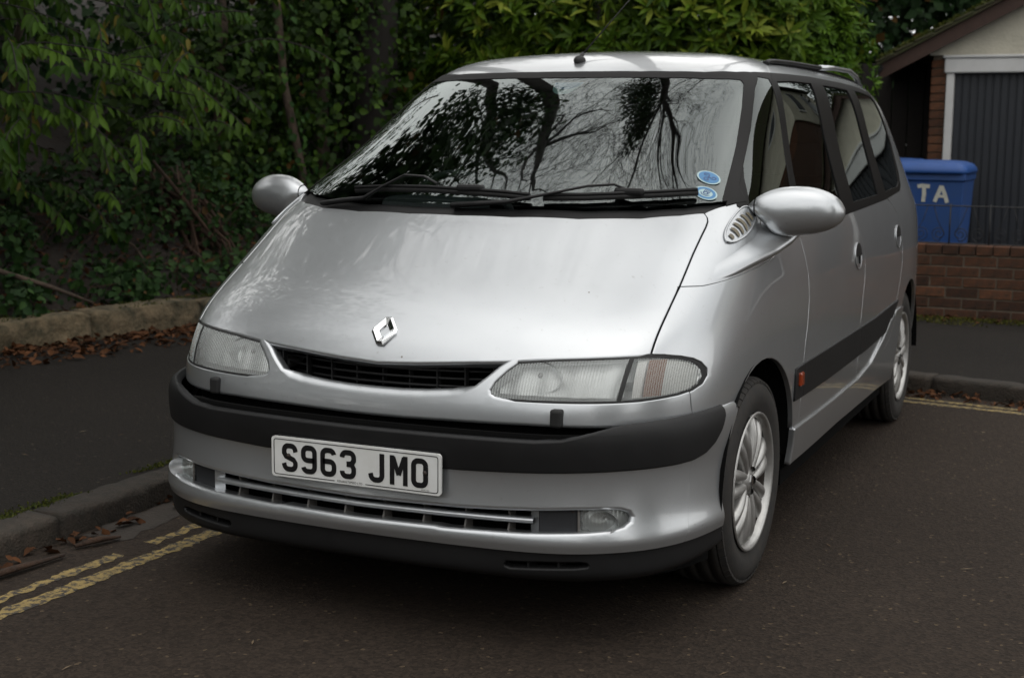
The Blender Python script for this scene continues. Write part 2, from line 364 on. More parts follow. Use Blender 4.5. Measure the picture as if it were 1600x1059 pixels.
class Skin:
    """half body (x>=0) that is cut along lines and split into panels"""
    def __init__(s, G):
        a,b,_=G.shape; s.bm=bmesh.new(); bm=s.bm
        vv=[[bm.verts.new(G[i,j]) for j in range(b)] for i in range(a)]
        for i in range(a-1):
            for j in range(b-1):
                q=[vv[i][j],vv[i][j+1],vv[i+1][j+1],vv[i+1][j]]
                if len({tuple(round(c,5) for c in v.co) for v in q})==4: bm.faces.new(q)
                elif i==a-2: bm.faces.new(q[:3]) if (q[2].co-q[3].co).length<1e-5 else bm.faces.new(q)
        bmesh.ops.remove_doubles(bm,verts=bm.verts,dist=1e-6)
    def cut(s, pts, proj, filt, closed=False):
        bm=s.bm; ia,ib=AX[proj]; na=NAX[proj]; pts=list(pts)+([pts[0]] if closed else [])
        x0,x1=min(p[0] for p in pts)-.01,max(p[0] for p in pts)+.01; y0,y1=min(p[1] for p in pts)-.01,max(p[1] for p in pts)+.01
        cand=set()
        for f in bm.faces:
            xs=[v.co[ia] for v in f.verts]; ys=[v.co[ib] for v in f.verts]
            if max(xs)<x0 or min(xs)>x1 or max(ys)<y0 or min(ys)>y1: continue
            if filt(f.calc_center_median()): cand.add(f)
        for (ax,ay),(bx,by) in zip(pts[:-1],pts[1:]):
            L=math.hypot(bx-ax,by-ay)
            if L<1e-6: continue
            ux,uy=(bx-ax)/L,(by-ay)/L; sel=[]
            for f in cand:
                if not f.is_valid: continue
                ds=[(v.co[ia]-ax)*-uy+(v.co[ib]-ay)*ux for v in f.verts]
                if max(ds)<1e-6 or min(ds)>-1e-6: continue
                ts=[(v.co[ia]-ax)*ux+(v.co[ib]-ay)*uy for v in f.verts]
                if max(ts)<-1e-4 or min(ts)>L+1e-4: continue
                sel.append(f)
            if not sel: continue
            co=[0,0,0]; no=[0,0,0]; co[ia]=ax; co[ib]=ay; no[ia]=-uy; no[ib]=ux
            vs=set(); es=set()
            for f in sel: vs.update(f.verts); es.update(f.edges)
            r=bmesh.ops.bisect_plane(bm,geom=list(vs)+list(es)+sel,dist=2e-5,plane_co=co,plane_no=no)
            for g in r['geom']:
                if isinstance(g,bmesh.types.BMFace): cand.add(g)
            cand={f for f in cand if f.is_valid}
    def finish(s, classify):
        bm=s.bm; bm.normal_update(); bm.verts.index_update()
        s.co=np.array([v.co[:] for v in bm.verts]); s.no=np.array([v.normal[:] for v in bm.verts])
        mid=np.abs(s.co[:,0])<1e-4; s.no[mid,0]=0; s.no/= (np.linalg.norm(s.no,axis=1,keepdims=True)+1e-9)
        s.reg={}
        for f in bm.faces:
            r=classify(f.calc_center_median())
            if r: s.reg.setdefault(r,[]).append([v.index for v in f.verts])
        bm.free()
    def panel(s, name, regs, material, parent, both='join', push=0., depth=.014, roll=.0025, rollfn=None, steps=2, flange=True, keepn=True, ddir=None):
        """both='join': left and right halves in one mesh, 'copy': two objects"""
        faces=[f for r in ([regs] if isinstance(regs,str) else regs) for f in s.reg.get(r,[])]
        if not faces: print('EMPTY PANEL',name); return []
        ids=sorted({i for f in faces for i in f}); mp={i:k for k,i in enumerate(ids)}
        V=[Vector(s.co[i])+Vector(s.no[i])*push for i in ids]; N=[Vector(s.no[i]) for i in ids]
        F=[tuple(mp[i] for i in f) for f in faces]
        if flange:
            cnt={}
            for f in F:
                for a,b in zip(f,f[1:]+f[:1]): cnt[(a,b)]=cnt.get((a,b),0)+1
            bd=[(a,b) for (a,b) in cnt if (b,a) not in cnt and not (abs(V[a].x)<1e-4 and abs(V[b].x)<1e-4)]
            tv={}
            for a,b in bd:
                n=(N[a]+N[b]).normalized(); t=(V[b]-V[a]).normalized().cross(n)
                for q in (a,b): tv[q]=tv.get(q,Vector())+t
            ring={}
            for q,t in tv.items():
                n=N[q]
                if abs(V[q].x)<1e-4: t.x=0
                t=(t-n*t.dot(n)); t=t.normalized() if t.length>1e-6 else n.orthogonal()
                r=rollfn(V[q]) if rollfn else roll; L=[]
                for k in range(steps+1):
                    th=pi/2*k/steps
                    L.append((V[q]+t*(r*math.sin(th))-n*(r*(1-math.cos(th))),(n*math.cos(th)+t*math.sin(th))))
                L.append((L[-1][0]+(Vector(ddir) if ddir else -n)*depth,t))
                ring[q]=[]
                for p,nn in L: ring[q].append(len(V)); V.append(p); N.append(nn)
            for a,b in bd:
                A,B=ring[a],ring[b]
                for k in range(len(A)-1): F.append((B[k],A[k],A[k+1],B[k+1]))
        def mk(V,N,F,nm):
            me=bpy.data.meshes.new(nm); me.from_pydata([v[:] for v in V],[],F)
            me.polygons.foreach_set('use_smooth',[True]*len(F)); me.materials.append(MATS[material])
            if keepn: me.normals_split_custom_set_from_vertices([n[:] for n in N])
            return addobj(nm,me,parent)
        k=len(V); V2=[Vector((-v.x,v.y,v.z)) for v in V]; N2=[Vector((-v.x,v.y,v.z)) for v in N]
        if both=='join': return [mk(V+V2,N+N2,F+[tuple(k+i for i in reversed(f)) for f in F],name)]
        return [mk(V,N,F,name),mk(V2,N2,[tuple(reversed(f)) for f in F],name)]

CAR=empty('car',(0,2.2,0),label='silver people carrier parked by the kerb, front towards the viewer, plate S963 JMO',cat='car')
GB=smooth(surface(ROWS,NS,NR),16)
body=Skin(GB)
BVH_V=np.vstack([GB.reshape(-1,3),GB.reshape(-1,3)*MIR]); _a,_b,_=GB.shape
_F=[(i*_b+j,i*_b+j+1,(i+1)*_b+j+1,(i+1)*_b+j) for i in range(_a-1) for j in range(_b-1)]
BVH=BVHTree.FromPolygons(BVH_V.tolist(),_F+[tuple(_a*_b+i for i in reversed(f)) for f in _F])
def onskin(p, d, off=0.):
    """point on the skin reached from p along direction d, lifted by off; returns point, normal"""
    h=BVH.ray_cast(Vector(p),Vector(d).normalized())
    if h[0] is None: h=BVH.find_nearest(Vector(p))
    n=h[1].normalized()
    if n.dot(Vector(d))>0: n=-n
    return h[0]+n*off, n

# lines on the skin (metres, half car)
FRONT_EDGE=[(0,.718),(.117,.724),(.21,.731),(.30,.738),(.40,.745),(.5,.754),(.61,.760),(.72,.764)]          # front: x,z
SHUT=[(.7195,.305),(.7205,.427),(.720,.545),(.7165,.672),(.7165,.79),(.7145,.815),(.708,.83),(.698,.838)]      # top: x,y
REAR_EDGE=[(0,.622),(.17,.630),(.37,.665),(.54,.724),(.64,.785),(.698,.838)]
LAMP=[(.402,.744),(.375,.722),(.347,.691),(.336,.667),(.341,.653),(.356,.644),(.384,.640),(.462,.640),(.56,.641),(.662,.642),(.716,.643),(.754,.646),(.788,.650),(.812,.657),(.826,.670),(.831,.691),(.827,.712),(.816,.731),(.801,.744),(.778,.754),(.746,.761),(.719,.764),(.61,.760),(.5,.754)]
LENS=inset_poly(LAMP,.0075)
GRILLE=[(0,.627),(.08,.628),(.154,.632),(.235,.640),(.275,.650),(.305,.668),(.335,.694),(.362,.720),(.394,.744)]
PANEL_BOT=[(0,.581),(.1,.582),(.3,.588),(.45,.592),(.7,.590),(.78,.594),(.88,.594)]
WS_GLASS=[(0,.672),(.17,.680),(.37,.716),(.54,.776),(.64,.838),(.70,.90),(.722,.935),(.700,1.08),(.674,1.246),(.634,1.45),(.603,1.575),(.588,1.588),(.53,1.54),(.475,1.508),(.36,1.466),(.26,1.445),(.12,1.431),(0,1.428)]
WS_FRAME=REAR_EDGE+[(.735,.925),(.768,1.03),(.735,1.06),(.706,1.22),(.677,1.396),(.640,1.57),(.607,1.70),(.56,1.628),(.468,1.556),(.36,1.517),(.26,1.493),(.12,1.480),(0,1.478)]
ARCH_F=[(.893+.385*math.cos(a),.315+.365*math.sin(a)) for a in np.linspace(-.5,pi+.5,30)]
ARCH_R=[(3.59+.375*math.cos(a),.315+.362*math.sin(a)) for a in np.linspace(-.5,pi+.5,30)]
QUARTER=[(1.035,1.122),(1.13,1.200),(1.34,1.337),(1.56,1.470),(1.69,1.532),(1.755,1.527),(1.70,1.45),(1.625,1.345),(1.44,1.128),(1.40,1.088),(1.18,1.098)]
DLO=[(1.09,1.085),(1.35,1.055),(1.7,1.045),(2.0,1.043),(2.355,1.052),(3.02,1.069),(3.42,1.092),(3.49,1.115),(3.55,1.175),(3.61,1.30),(3.60,1.42),(3.56,1.515),(3.50,1.537),(3.276,1.55),(3.0,1.555),(2.344,1.557),(1.90,1.551),(1.70,1.5475),(1.62,1.535),(1.50,1.475),(1.28,1.335),(1.08,1.205),(.97,1.12),(1.02,1.098)]
GLASS_F=[(1.485,1.078),(1.80,1.069),(2.095,1.074),(2.115,1.15),(2.16,1.327),(2.21,1.43),(2.275,1.530),(2.0,1.528),(1.81,1.520),(1.74,1.435),(1.677,1.35),(1.57,1.21)]
GLASS_R=[(2.30,1.082),(2.855,1.092),(2.885,1.2),(2.915,1.369),(2.95,1.527),(2.7,1.530),(2.465,1.530),(2.42,1.45),(2.36,1.328),(2.32,1.2)]
GLASS_Q=[(3.045,1.098),(3.39,1.110),(3.46,1.13),(3.52,1.185),(3.582,1.30),(3.57,1.41),(3.535,1.49),(3.49,1.515),(3.30,1.526),(3.12,1.530),(3.085,1.45),(3.05,1.343)]
DOOR_A=[(1.30,1.052),(1.36,1.035),(1.395,1.0),(1.411,.94),(1.424,.885),(1.420,.806),(1.392,.723),(1.362,.66),(1.345,.60),(1.335,.50),(1.33,.40)]
DOOR_B=[(2.25,1.052),(2.29,1.02),(2.355,.94),(2.388,.855),(2.381,.80),(2.335,.713),(2.307,.63),(2.298,.58),(2.292,.40)]
DOOR_C=[(3.04,1.072),(3.13,1.05),(3.23,1.0),(3.295,.93),(3.316,.86),(3.301,.782),(3.245,.692),(3.165,.615),(3.07,.53),(2.97,.47),(2.88,.45)]
SILL=[(1.20,.399),(1.85,.396),(2.32,.400),(2.58,.424),(2.81,.486),(2.90,.515),(3.02,.56)]
MOLD=[(1.238,.497),(1.75,.496),(2.4,.500),(2.88,.512),(2.99,.535),(3.10,.575),(3.19,.617),(2.6,.603),(1.35,.600),(1.238,.596)]
SCOOP=[(.535,.918),(.60,.917),(.707,.926),(.866,.943),(1.0,.955),(1.08,.97),(1.13,1.0),(1.15,1.04),(1.155,1.09)]
SILL_BOT=[(1.1,.268),(1.3,.285),(2.0,.290),(2.8,.280),(3.3,.262),(3.9,.25)]
WING_SPLIT=[(.806,.665),(.810,.625),(.814,.585)]                                                                  # front
ROOF_SEAM=[(.695,1.62),(.640,1.80),(.555,1.99)]

isS=lambda c:c.x>.5
fS=lambda c:c.x>.55 and c.y>.3
gaps=[]   # (pts, proj, filter, half width)
def gap(pts, proj, filt, hw):
    gaps.append((pts,proj,filt,hw)); body.cut(offset_line(pts,hw),proj,filt); body.cut(offset_line(pts,-hw),proj,filt)
fF=lambda c:c.y<.55 and c.z<.85
body.cut(FRONT_EDGE,'front',fF); body.cut(LAMP,'front',fF,True); body.cut(LENS,'front',fF,True); body.cut(GRILLE,'front',fF)
DIV=[(.6705,.636),(.6825,.766)]
body.cut(offset_line(DIV,.004),'front',fF); body.cut(offset_line(DIV,-.004),'front',fF)
body.cut(PANEL_BOT,'front',lambda c:c.y<.8 and c.z<.7)
fT=lambda c:c.z>.9 and c.y<1.9 and c.x<.8
body.cut(WS_GLASS,'top',fT); body.cut(WS_FRAME,'top',fT)
body.cut(ARCH_F,'side',fS); body.cut(ARCH_R,'side',lambda c:c.x>.55 and c.y>2.5)
fW=lambda c:c.x>.5 and c.z>1.0 and c.y>.9
for P in (QUARTER,DLO,GLASS_F,GLASS_R,GLASS_Q): body.cut(P,'side',fW,True)
body.cut(MOLD,'side',isS,True); body.cut(SILL_BOT,'side',isS)
gap(SHUT,'top',lambda c:c.z>.7 and c.y<1.0 and c.x>.5,.004)
fD=lambda c:c.x>.7 and .3<c.z<1.1
for P in (DOOR_A,DOOR_B,DOOR_C): gap(P,'side',fD,.0028)
gap(SILL,'side',lambda c:c.x>.7 and .3<c.z<.6 and c.y>1.1,.003)
gap(SCOOP,'side',lambda c:c.x>.6 and c.z>.85 and c.y<1.3,.0022)
gap(WING_SPLIT,'front',lambda c:c.x>.7 and c.y<.6 and c.z<.7,.0014)
gap(ROOF_SEAM,'top',lambda c:c.z>1.5 and c.x>.45,.0016)

SHUT_X=lambda y:interp(y,[(q,p) for p,q in SHUT])
def in_shut_y(y): return y<.838
LAMPC=(.58,.70)
def classify(c):
    x,y,z=c
    if y<1.4 and in_poly((y,z),ARCH_F) and x>.5: return None
    if 3<y<4.1 and in_poly((y,z),ARCH_R) and x>.5: return None
    if z<interp(y,SILL_BOT): return None
    if y<.85 and z<interp(x,PANEL_BOT): return None
    if y<.55 and z<.80:
        if in_poly((x,z),LAMP):
            if in_poly((x,z),LENS):
                d=(x-.6705)-(z-.636)*(.012/.13)
                return 'seal' if abs(d)<.0041 else ('lens' if d<0 else 'indicator')
            return 'seal'
        ze=interp(x,FRONT_EDGE)
        if z<ze and x<.392 and z>interp(x,GRILLE): return None
    for pts,proj,filt,hw in gaps:
        if filt(c):
            ia,ib=AX[proj]
            if seg_dist((c[ia],c[ib]),pts)<hw: return 'gap'
    if z>.9 and y<1.8 and x<.8:
        if in_poly((x+1e-6,y),[(-.1,.672)]+WS_GLASS+[(-.1,1.428)]): return 'windscreen'
        if in_poly((x+1e-6,y),[(-.1,.622)]+WS_FRAME+[(-.1,1.478)]): return 'scuttle' if y<interp(x,WS_GLASS[:7])+.0 and x<.735 and z<1.14 else 'wsframe'
    if x>.5 and z>1.0 and y>.95:
        q=(y,z)
        if in_poly(q,GLASS_F): return 'glassf'
        if in_poly(q,GLASS_R): return 'glassr'
        if in_poly(q,GLASS_Q): return 'glassq'
        if in_poly(q,QUARTER): return 'quarter'
        if in_poly(q,DLO): return 'dlo'
    if y<.838 and z>interp(x,FRONT_EDGE)-.0 and x<SHUT_X(y) and y<interp(x,REAR_EDGE)+.001 : return 'bonnet'
    if z<.78 and y<.5 and x<interp(z,[(.585,.814),(.625,.810),(.665,.806)]) and z<interp(x,FRONT_EDGE): return 'front_panel'
    if x>.6 and y<1.156 and z>.90 and z>interp(y,SCOOP[:7]) : return 'scoop'
    if z>1.3 or (x<.45 and z>1.2): return 'roof_front' if y<2.2 and x>.45 and (x-.695)*( .37)+(y-1.62)*.14<0 else 'roof'
    if y>1.2 and z<interp(y,SILL) and x>.6 and y<3.3: return 'sill'
    if x>.6 and in_poly((y,z),MOLD): return 'mould'
    if y<interp(z,[(b,a) for a,b in reversed(DOOR_A)]): return 'wing'
    if y<interp(z,[(b,a) for a,b in reversed(DOOR_B)]): return 'doorf'
    if y<interp(z,[(b,a) for a,b in reversed(DOOR_C)]): return 'doorr'
    return 'rear'
body.finish(classify)
P=lambda *a,**k: body.panel(*a,**k)
P('bonnet','bonnet','silver_paint',CAR,roll=.004,depth=.02,rollfn=lambda v:.010 if (v.y<.32 and v.x<.71) else .003,steps=3)
P('front_panel','front_panel','silver_paint',CAR,depth=.03,steps=6,rollfn=lambda v:(.026 if (v.x<.30 and v.z<.68) else .012) if (v.x<.40 and v.z>.61) else (.010 if v.z<.605 else .003))
P('front_wing','wing','silver_paint',CAR,both='copy')
SC=P('mirror_base','scoop','silver_paint',CAR,both='copy')
P('roof',['roof','roof_front'],'silver_paint',CAR,depth=.01)
doorF=P('front_door','doorf','silver_paint',CAR,both='copy'); doorR=P('rear_door','doorr','silver_paint',CAR,both='copy')
P('rear_quarter','rear','silver_paint',CAR,both='copy')
P('side_moulding','mould','black_plastic',CAR,both='copy',push=.007,roll=.004,depth=.012)
P('side_sill','sill','silver_paint',CAR,both='copy',push=.010,roll=.006)
P('windscreen_frame','wsframe','black_trim',CAR,push=.003,depth=.006)
P('scuttle','scuttle','black_plastic',CAR,push=-.012,depth=.01)
P('windscreen','windscreen','windscreen_glass',CAR,push=.001,flange=False)
P('window_frame','dlo','black_trim',CAR,both='copy',push=.002,depth=.006)
P('quarter_light','quarter','side_glass',CAR,both='copy',flange=False)
for o,r in ((doorF,'glassf'),(doorR,'glassr')):
    g=body.panel('window',r,'side_glass',None,both='copy',flange=False,push=-.003)
    for a,b in zip(g,o): a.parent=b
P('rear_side_window','glassq','side_glass',CAR,both='copy',flange=False,push=-.001)
P('panel_gap','gap','dark_void',CAR,both='copy',push=-.010,flange=False)
P('lamp_seal','seal','black_rubber',CAR,both='copy',push=-.003,roll=.002,depth=.01)
LN=P('headlight','lens','lamp_glass',CAR,both='copy',push=-.004,flange=False)
IN=P('indicator','indicator','indicator_glass',CAR,both='copy',push=-.004,flange=False)
# dark lining behind every panel that is not glass
lining=[f for r in body.reg for f in body.reg[r] if r in('bonnet','front_panel','wing','scoop','roof','roof_front','doorf','doorr','rear','sill','mould','wsframe','dlo','gap','scuttle')]
body.reg['lining']=lining
P('interior_lining','lining','interior_dark',CAR,push=-.028,flange=False)

# ------------------------------------------------------------------ bumper
BZ=[.182,.200,.222,.25,.272,.295,.33,.37,.41,.455,.50,.545,.575,.592,.604]
BOFF=[-.030,.004,.012,.014,.018,.025,.013,.002,-.003,-.004,.002,.006,.002,-.010,-.045]
BPLAN=[(0,.030),(.13,.031),(.26,.036),(.39,.046),(.5,.062),(.59,.090),(.67,.135),(.735,.192),(.785,.260),(.823,.342),(.848,.43),(.863,.52),(.872,.62)]
def plan_normals(P):
    out=[]
    for i in range(len(P)):
        a=P[max(i-1,0)]; b=P[min(i+1,len(P)-1)]; t=(b[0]-a[0],b[1]-a[1]); L=math.hypot(*t); n=(t[1]/L,-t[0]/L)
        out.append((0,-1) if i==0 else n)
    return out
_pn=plan_normals(BPLAN)
brow=[]
for z,o in zip(BZ,BOFF):
    r=[]
    for i,((x,y),n) in enumerate(zip(BPLAN,_pn)):
        k=i/(len(BPLAN)-1); oo=o*(1-.45*k); zz=z
        if z<.25: zz=z+(.045*max(0,(k-.55)/.45)**2)*(.25-z)/.085
        r.append((x+n[0]*oo,y+n[1]*oo,zz))
    brow.append(r)
def open_surface(rows,ns,nr):
    G=[]
    for P_ in rows:
        P_=np.asarray(P_,float); E=np.vstack([P_[3:0:-1]*MIR,P_]); S=cspline(E); o=[]
        for j in range(len(P_)-1):
            for k in range(ns): o.append(ceval(S,j+3,k/ns))
        o.append(P_[-1]); o=np.array(o); o[0,0]=0; G.append(o)
    G=np.array(G); out=[]
    for k in range(G.shape[1]):
        S=cspline(G[:,k]); c=[]
        for i in range(len(rows)-1):
            for q in range(nr): c.append(ceval(S,i,q/nr))
        c.append(G[-1,k]); out.append(c)
    return np.array(out).transpose(1,0,2)
bump=Skin(open_surface(brow,5,3))
MOUTH=[(.0,.372),(.3,.377),(.5,.386),(.60,.391),(.66,.391),(.70,.388),(.723,.378),(.732,.360),(.730,.342),(.716,.328),(.69,.321),(.64,.317),(.56,.3145),(.48,.311),(.3,.307),(0,.303)]
SLOT=[(.428,.243),(.52,.248),(.62,.250),(.636,.246),(.643,.236),(.636,.226),(.60,.222),(.52,.219),(.44,.215),(.425,.220),(.42,.230)]
STRIP_B=[(0,.466),(.3,.472),(.6,.484),(.70,.4865),(.775,.4865)]
STRIP_E=[(.22,.4866),(.30,.486),(.36,.488),(.41,.497),(.455,.517),(.49,.545),(.515,.575),(.527,.61)]
STRIP_T=[(0,.548),(.50,.551),(.57,.557),(.63,.573),(.68,.588),(.72,.594),(.80,.5965),(.9,.598)]
LIPZ=[(0,.271),(.9,.271)]
SEAM=[(.352,.486),(.347,.42),(.335,.35),(.318,.30),(.312,.268)]
fa=lambda c:True
bump.cut(MOUTH,'front',fa); bump.cut(SLOT,'front',lambda c:c.y<.4,True)
bump.cut(STRIP_B,'front',lambda c:c.y<.28); bump.cut(STRIP_E,'side',lambda c:c.x>.7); bump.cut(STRIP_T,'front',lambda c:c.y<.65); bump.cut([(0,.574),(.70,.574)],'front',lambda c:c.y<.5)
bump.cut(LIPZ,'front',fa); bump.cut(ARCH_F,'side',lambda c:c.x>.6)
bump.cut(offset_line(SEAM,.0014),'side',lambda c:c.x>.7); bump.cut(offset_line(SEAM,-.0014),'side',lambda c:c.x>.7)
def bclass(c):
    x,y,z=c
    if in_poly((y,z),ARCH_F): return None
    if in_poly((x+1e-6,z),[(-.1,.372)]+MOUTH+[(-.1,.303)]): return None
    if y<.4 and in_poly((x,z),SLOT): return None
    if z<.271: return 'lip'
    up=(z>interp(x,STRIP_B)) if y<.235 else (z>interp(y,STRIP_E) and y<.527)
    if up:
        if z>interp(x,STRIP_T): return 'slot' if (x<.69 and z<.574) else None
        return 'strip'
    if y>.3 and z<.486 and seg_dist((y,z),SEAM)<.0014: return 'seam'
    return 'corner' if (y>interp(z,[(b,a) for a,b in reversed(SEAM)]) and y>.28) else 'silver'
bump.finish(bclass)
BUMPER=empty('x'); bpy.data.objects.remove(BUMPER)
bp=bump.panel('bumper','silver','silver_paint',CAR,ddir=(0,1,-.12),depth=.045,steps=4,rollfn=lambda v:.012 if (v.x<.735 and .28<v.z<.40) else .003)[0]
bump.panel('bumper_corner','corner','silver_paint',CAR,both='copy',depth=.02)
bump.panel('bumper_strip','strip','black_plastic',CAR,push=.006,roll=.007,depth=.02,steps=3)
bump.panel('front_lip','lip','black_plastic',CAR,depth=.02,steps=3,rollfn=lambda v:.006,push=-.004)
bump.panel('bumper_slot','slot','dark_void',CAR,push=-.026,depth=.03)
sm=bump.panel('bumper_seam','seam','dark_void',CAR,both='copy',push=-.006,flange=False)

# void behind the openings: a dark curved shield
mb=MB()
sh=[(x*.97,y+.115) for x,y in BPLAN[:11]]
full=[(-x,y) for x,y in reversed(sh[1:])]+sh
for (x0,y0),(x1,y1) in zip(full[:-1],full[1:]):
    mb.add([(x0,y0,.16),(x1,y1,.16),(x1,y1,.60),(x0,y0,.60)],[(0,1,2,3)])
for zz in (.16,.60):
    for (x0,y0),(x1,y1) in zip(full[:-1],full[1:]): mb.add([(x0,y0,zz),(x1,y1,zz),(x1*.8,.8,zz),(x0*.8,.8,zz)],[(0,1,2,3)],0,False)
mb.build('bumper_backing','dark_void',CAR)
mb=MB()   # upper grille backing
mb.add([(-.42,.30,.58),(.42,.30,.58),(.42,.36,.80),(-.42,.36,.80)],[(0,1,2,3)],0,False); mb.build('grille_backing','dark_void',CAR)

# upper grille: bars and posts as separate pieces
GR=empty('y'); bpy.data.objects.remove(GR)
gfr=MB().box((-.41,.255,.635),(.41,.262,.642)).build('grille','black_plastic',CAR)
for k,z in enumerate((.655,.676,.697,.718)):
    hw=interp(z,[(.640,.30),(.655,.315),(.69,.36),(.72,.395)]); pts=[(x,.158+.22*(x/.42)**2*.12*4,z) for x in np.linspace(-hw,hw,15)]
    MB().tube(pts,.0028,6,flat=1.3).build('grille_bar','black_plastic',gfr)
for x in np.linspace(-.33,.33,9):
    MB().box((x-.002,.165+.1*x*x,.645),(x+.002,.185+.1*x*x,.73)).build('grille_post','black_plastic',gfr)

# lower mouth: silver bar, fins, end frames, blanks, fog lamps
def plan_y(x,off=0.): return interp(abs(x),BPLAN)+off
pts=[(x,plan_y(x,.030),.338+.012*abs(x)) for x in np.linspace(-.492,.492,31)]
mb=MB()
ring=[(-.018,-.004),(-.019,.003),(-.014,.008),(.02,.008),(.02,-.008),(-.012,-.008)]
V=[];F=[]
for (x,y,z) in pts:
    for a,b in ring: V.append((x,y+a,z+b))
n=len(ring)
for i in range(len(pts)-1):
    for q in range(n): F.append((i*n+q,i*n+(q+1)%n,(i+1)*n+(q+1)%n,(i+1)*n+q))
mb.add(V,F); lg=fixn(mb.build('lower_grille_bar','silver_paint',CAR))
for x in (-.42,-.30,-.18,-.06,.06,.18,.30,.42):
    y=plan_y(x,.022); cz=.338+.012*abs(x)
    MB().add([(x-.0025,y+.0,.294),(x+.0025,y,.294),(x+.004,y+.014,cz),(x+.0025,y+.002,.378),(x-.0025,y+.002,.378),(x-.001,y+.014,cz),
              (x-.0025,y+.05,.294),(x+.0025,y+.05,.294),(x+.0025,y+.05,.378),(x-.0025,y+.05,.378)],
             [(0,1,2,5),(5,2,3,4),(1,7,8,3,2),(0,5,4,9,6)],0,False).build('lower_grille_fin','grey_plastic',lg)
for s in (-1,1):
    x0,x1=(.478,.505)
    f=MB().add([(s*x0,plan_y(x0,.035),.300),(s*x1,plan_y(x1,.018),.300),(s*x1,plan_y(x1,.018),.388),(s*x0,plan_y(x0,.035),.388)],[(0,1,2,3)],0,False).build('mouth_end_frame','silver_paint',CAR)
    x1,x2=.505,.600
    mb=MB(); N=8
    for i in range(N):
        a=x1+(x2-x1)*i/N; b=x1+(x2-x1)*(i+1)/N
        mb.add([(s*a,plan_y(a,.020),.300),(s*b,plan_y(b,.020),.300),(s*b,plan_y(b,.020),.395),(s*a,plan_y(a,.020),.395)],[(0,1,2,3)])
    mb.build('fog_lamp_blank','dark_blank',CAR)
    for sx,sz in ((.520,.374),(.588,.374)):
        MB().lathe([(0,.001),(-.002,.004),(0,.005)],10,'y',(s*sx,plan_y(sx,.019),sz)).build('screw','brake_dust',bpy.data.objects[-1] if False else f)
    # fog lamp: bezel, lens, reflector
    xs=np.linspace(.602,.7185,18); lens=MB(); refl=MB()
    def fh(x):
        t=max(0,(x-.66)/.060); return max(0,1-t**3.2)**.5
    for a,b in zip(xs[:-1],xs[1:]):
        for mbq,off,k in ((lens,.016,.033),(refl,.046,.036)):
            za=.349; 
            mbq.add([(s*a,plan_y(a,off),za-k*fh(a)),(s*b,plan_y(b,off),za-k*fh(b)),(s*b,plan_y(b,off),za+k*fh(b)),(s*a,plan_y(a,off),za+k*fh(a))],[(0,1,2,3)])
    L=fixn(lens.build('fog_lamp','fog_glass',CAR)); 
    edge=[(x,.349+.032*fh(x)) for x in xs]+[(x,.349-.032*fh(x)) for x in reversed(xs)]
    edge=[(s*x,plan_y(x,.016),z) for x,z in edge]; MB().tube(edge+[edge[0]],.0032,6,caps=False).build('fog_lamp_rim','grey_plastic',L)
    R_=MB(); cx=.655
    prof=[(.062,.004),(.060,.012),(.050,.028),(.030,.042),(.014,.050)]
    R_.lathe(prof,20,'y',(s*cx,plan_y(cx)-.012,.349)); V=[(v[0],v[1],.349+(v[2]-.349)*.62) for v in R_.V]; R_.V=V
    R_.build('fog_reflector','reflector',L); MB().ellipsoid((s*cx,plan_y(cx,.045),.349),(.007,.012,.007),10,6).build('bulb','reflector',L)
    refl.build('fog_lamp_bowl','lamp_panel',L)
# slot dividers in the lip
for s in (-1,1):
    for x in (.485,.560):
        MB().box((s*x-.003,plan_y(x,.002),.214),(s*x+.003,plan_y(x,.05),.252)).build('slot_divider','black_plastic',CAR)

# ------------------------------------------------------------------ number plate
PY=.008; PZ=.4535
PL=empty('z'); bpy.data.objects.remove(PL)
def rrect(w_,h_,r,n=5):
    out=[]
    for cx,cy,a0 in ((w_/2-r,h_/2-r,0),(-w_/2+r,h_/2-r,pi/2),(-w_/2+r,-h_/2+r,pi),(w_/2-r,-h_/2+r,1.5*pi)):
        for k in range(n+1): a=a0+pi/2*k/n; out.append((cx+r*math.cos(a),cy+r*math.sin(a)))
    return out
def pf(d): return lambda x,y,z:(x,PY+z,PZ+y)
plate=MB().prism(rrect(.52,.111,.010),0,.007,0,pf(0)); plate=fixn(plate.build('number_plate','plate_white',CAR))
MB().prism(rrect(.50,.118,.006),.008,.07,0,pf(0)).build('plate_plinth','black_plastic',plate)
def ribbon(mb, pts, wd, y, thick=.0008, x0=0, z0=0, f=None, cap=True):
    """flat stroke of width wd along 2D pts"""
    pts=[p_ for i_,p_ in enumerate(pts) if i_==0 or math.hypot(p_[0]-pts[i_-1][0],p_[1]-pts[i_-1][1])>1e-5]
    n=len(pts); L=[]; R_=[]
    for i in range(n):
        a=np.array(pts[max(i-1,0)],float); b=np.array(pts[min(i+1,n-1)],float); t=b-a; t/=np.linalg.norm(t)+1e-9
        if 0<i<n-1:
            t1=np.array(pts[i],float)-a; t1/=np.linalg.norm(t1)+1e-9; k=1/max(.5,abs(float(t@t1)))
        else: k=1
        nn=np.array((-t[1],t[0]))*wd/2*k; p=np.array(pts[i],float); L.append(p+nn); R_.append(p-nn)
    V=[];F=[]
    for i in range(n): V+= [f(L[i][0]+x0,L[i][1]+z0,y),f(R_[i][0]+x0,R_[i][1]+z0,y)]
    for i in range(n-1): F.append((2*i,2*i+1,2*i+3,2*i+2))
    mb.add(V,F,0,False)
def arc(cx,cy,r,a0,a1,n=6): return [(cx+r*math.cos(math.radians(a0+(a1-a0)*k/n)),cy+r*math.sin(math.radians(a0+(a1-a0)*k/n))) for k in range(n+1)]
H_,W_,S_=.079,.050,.0145
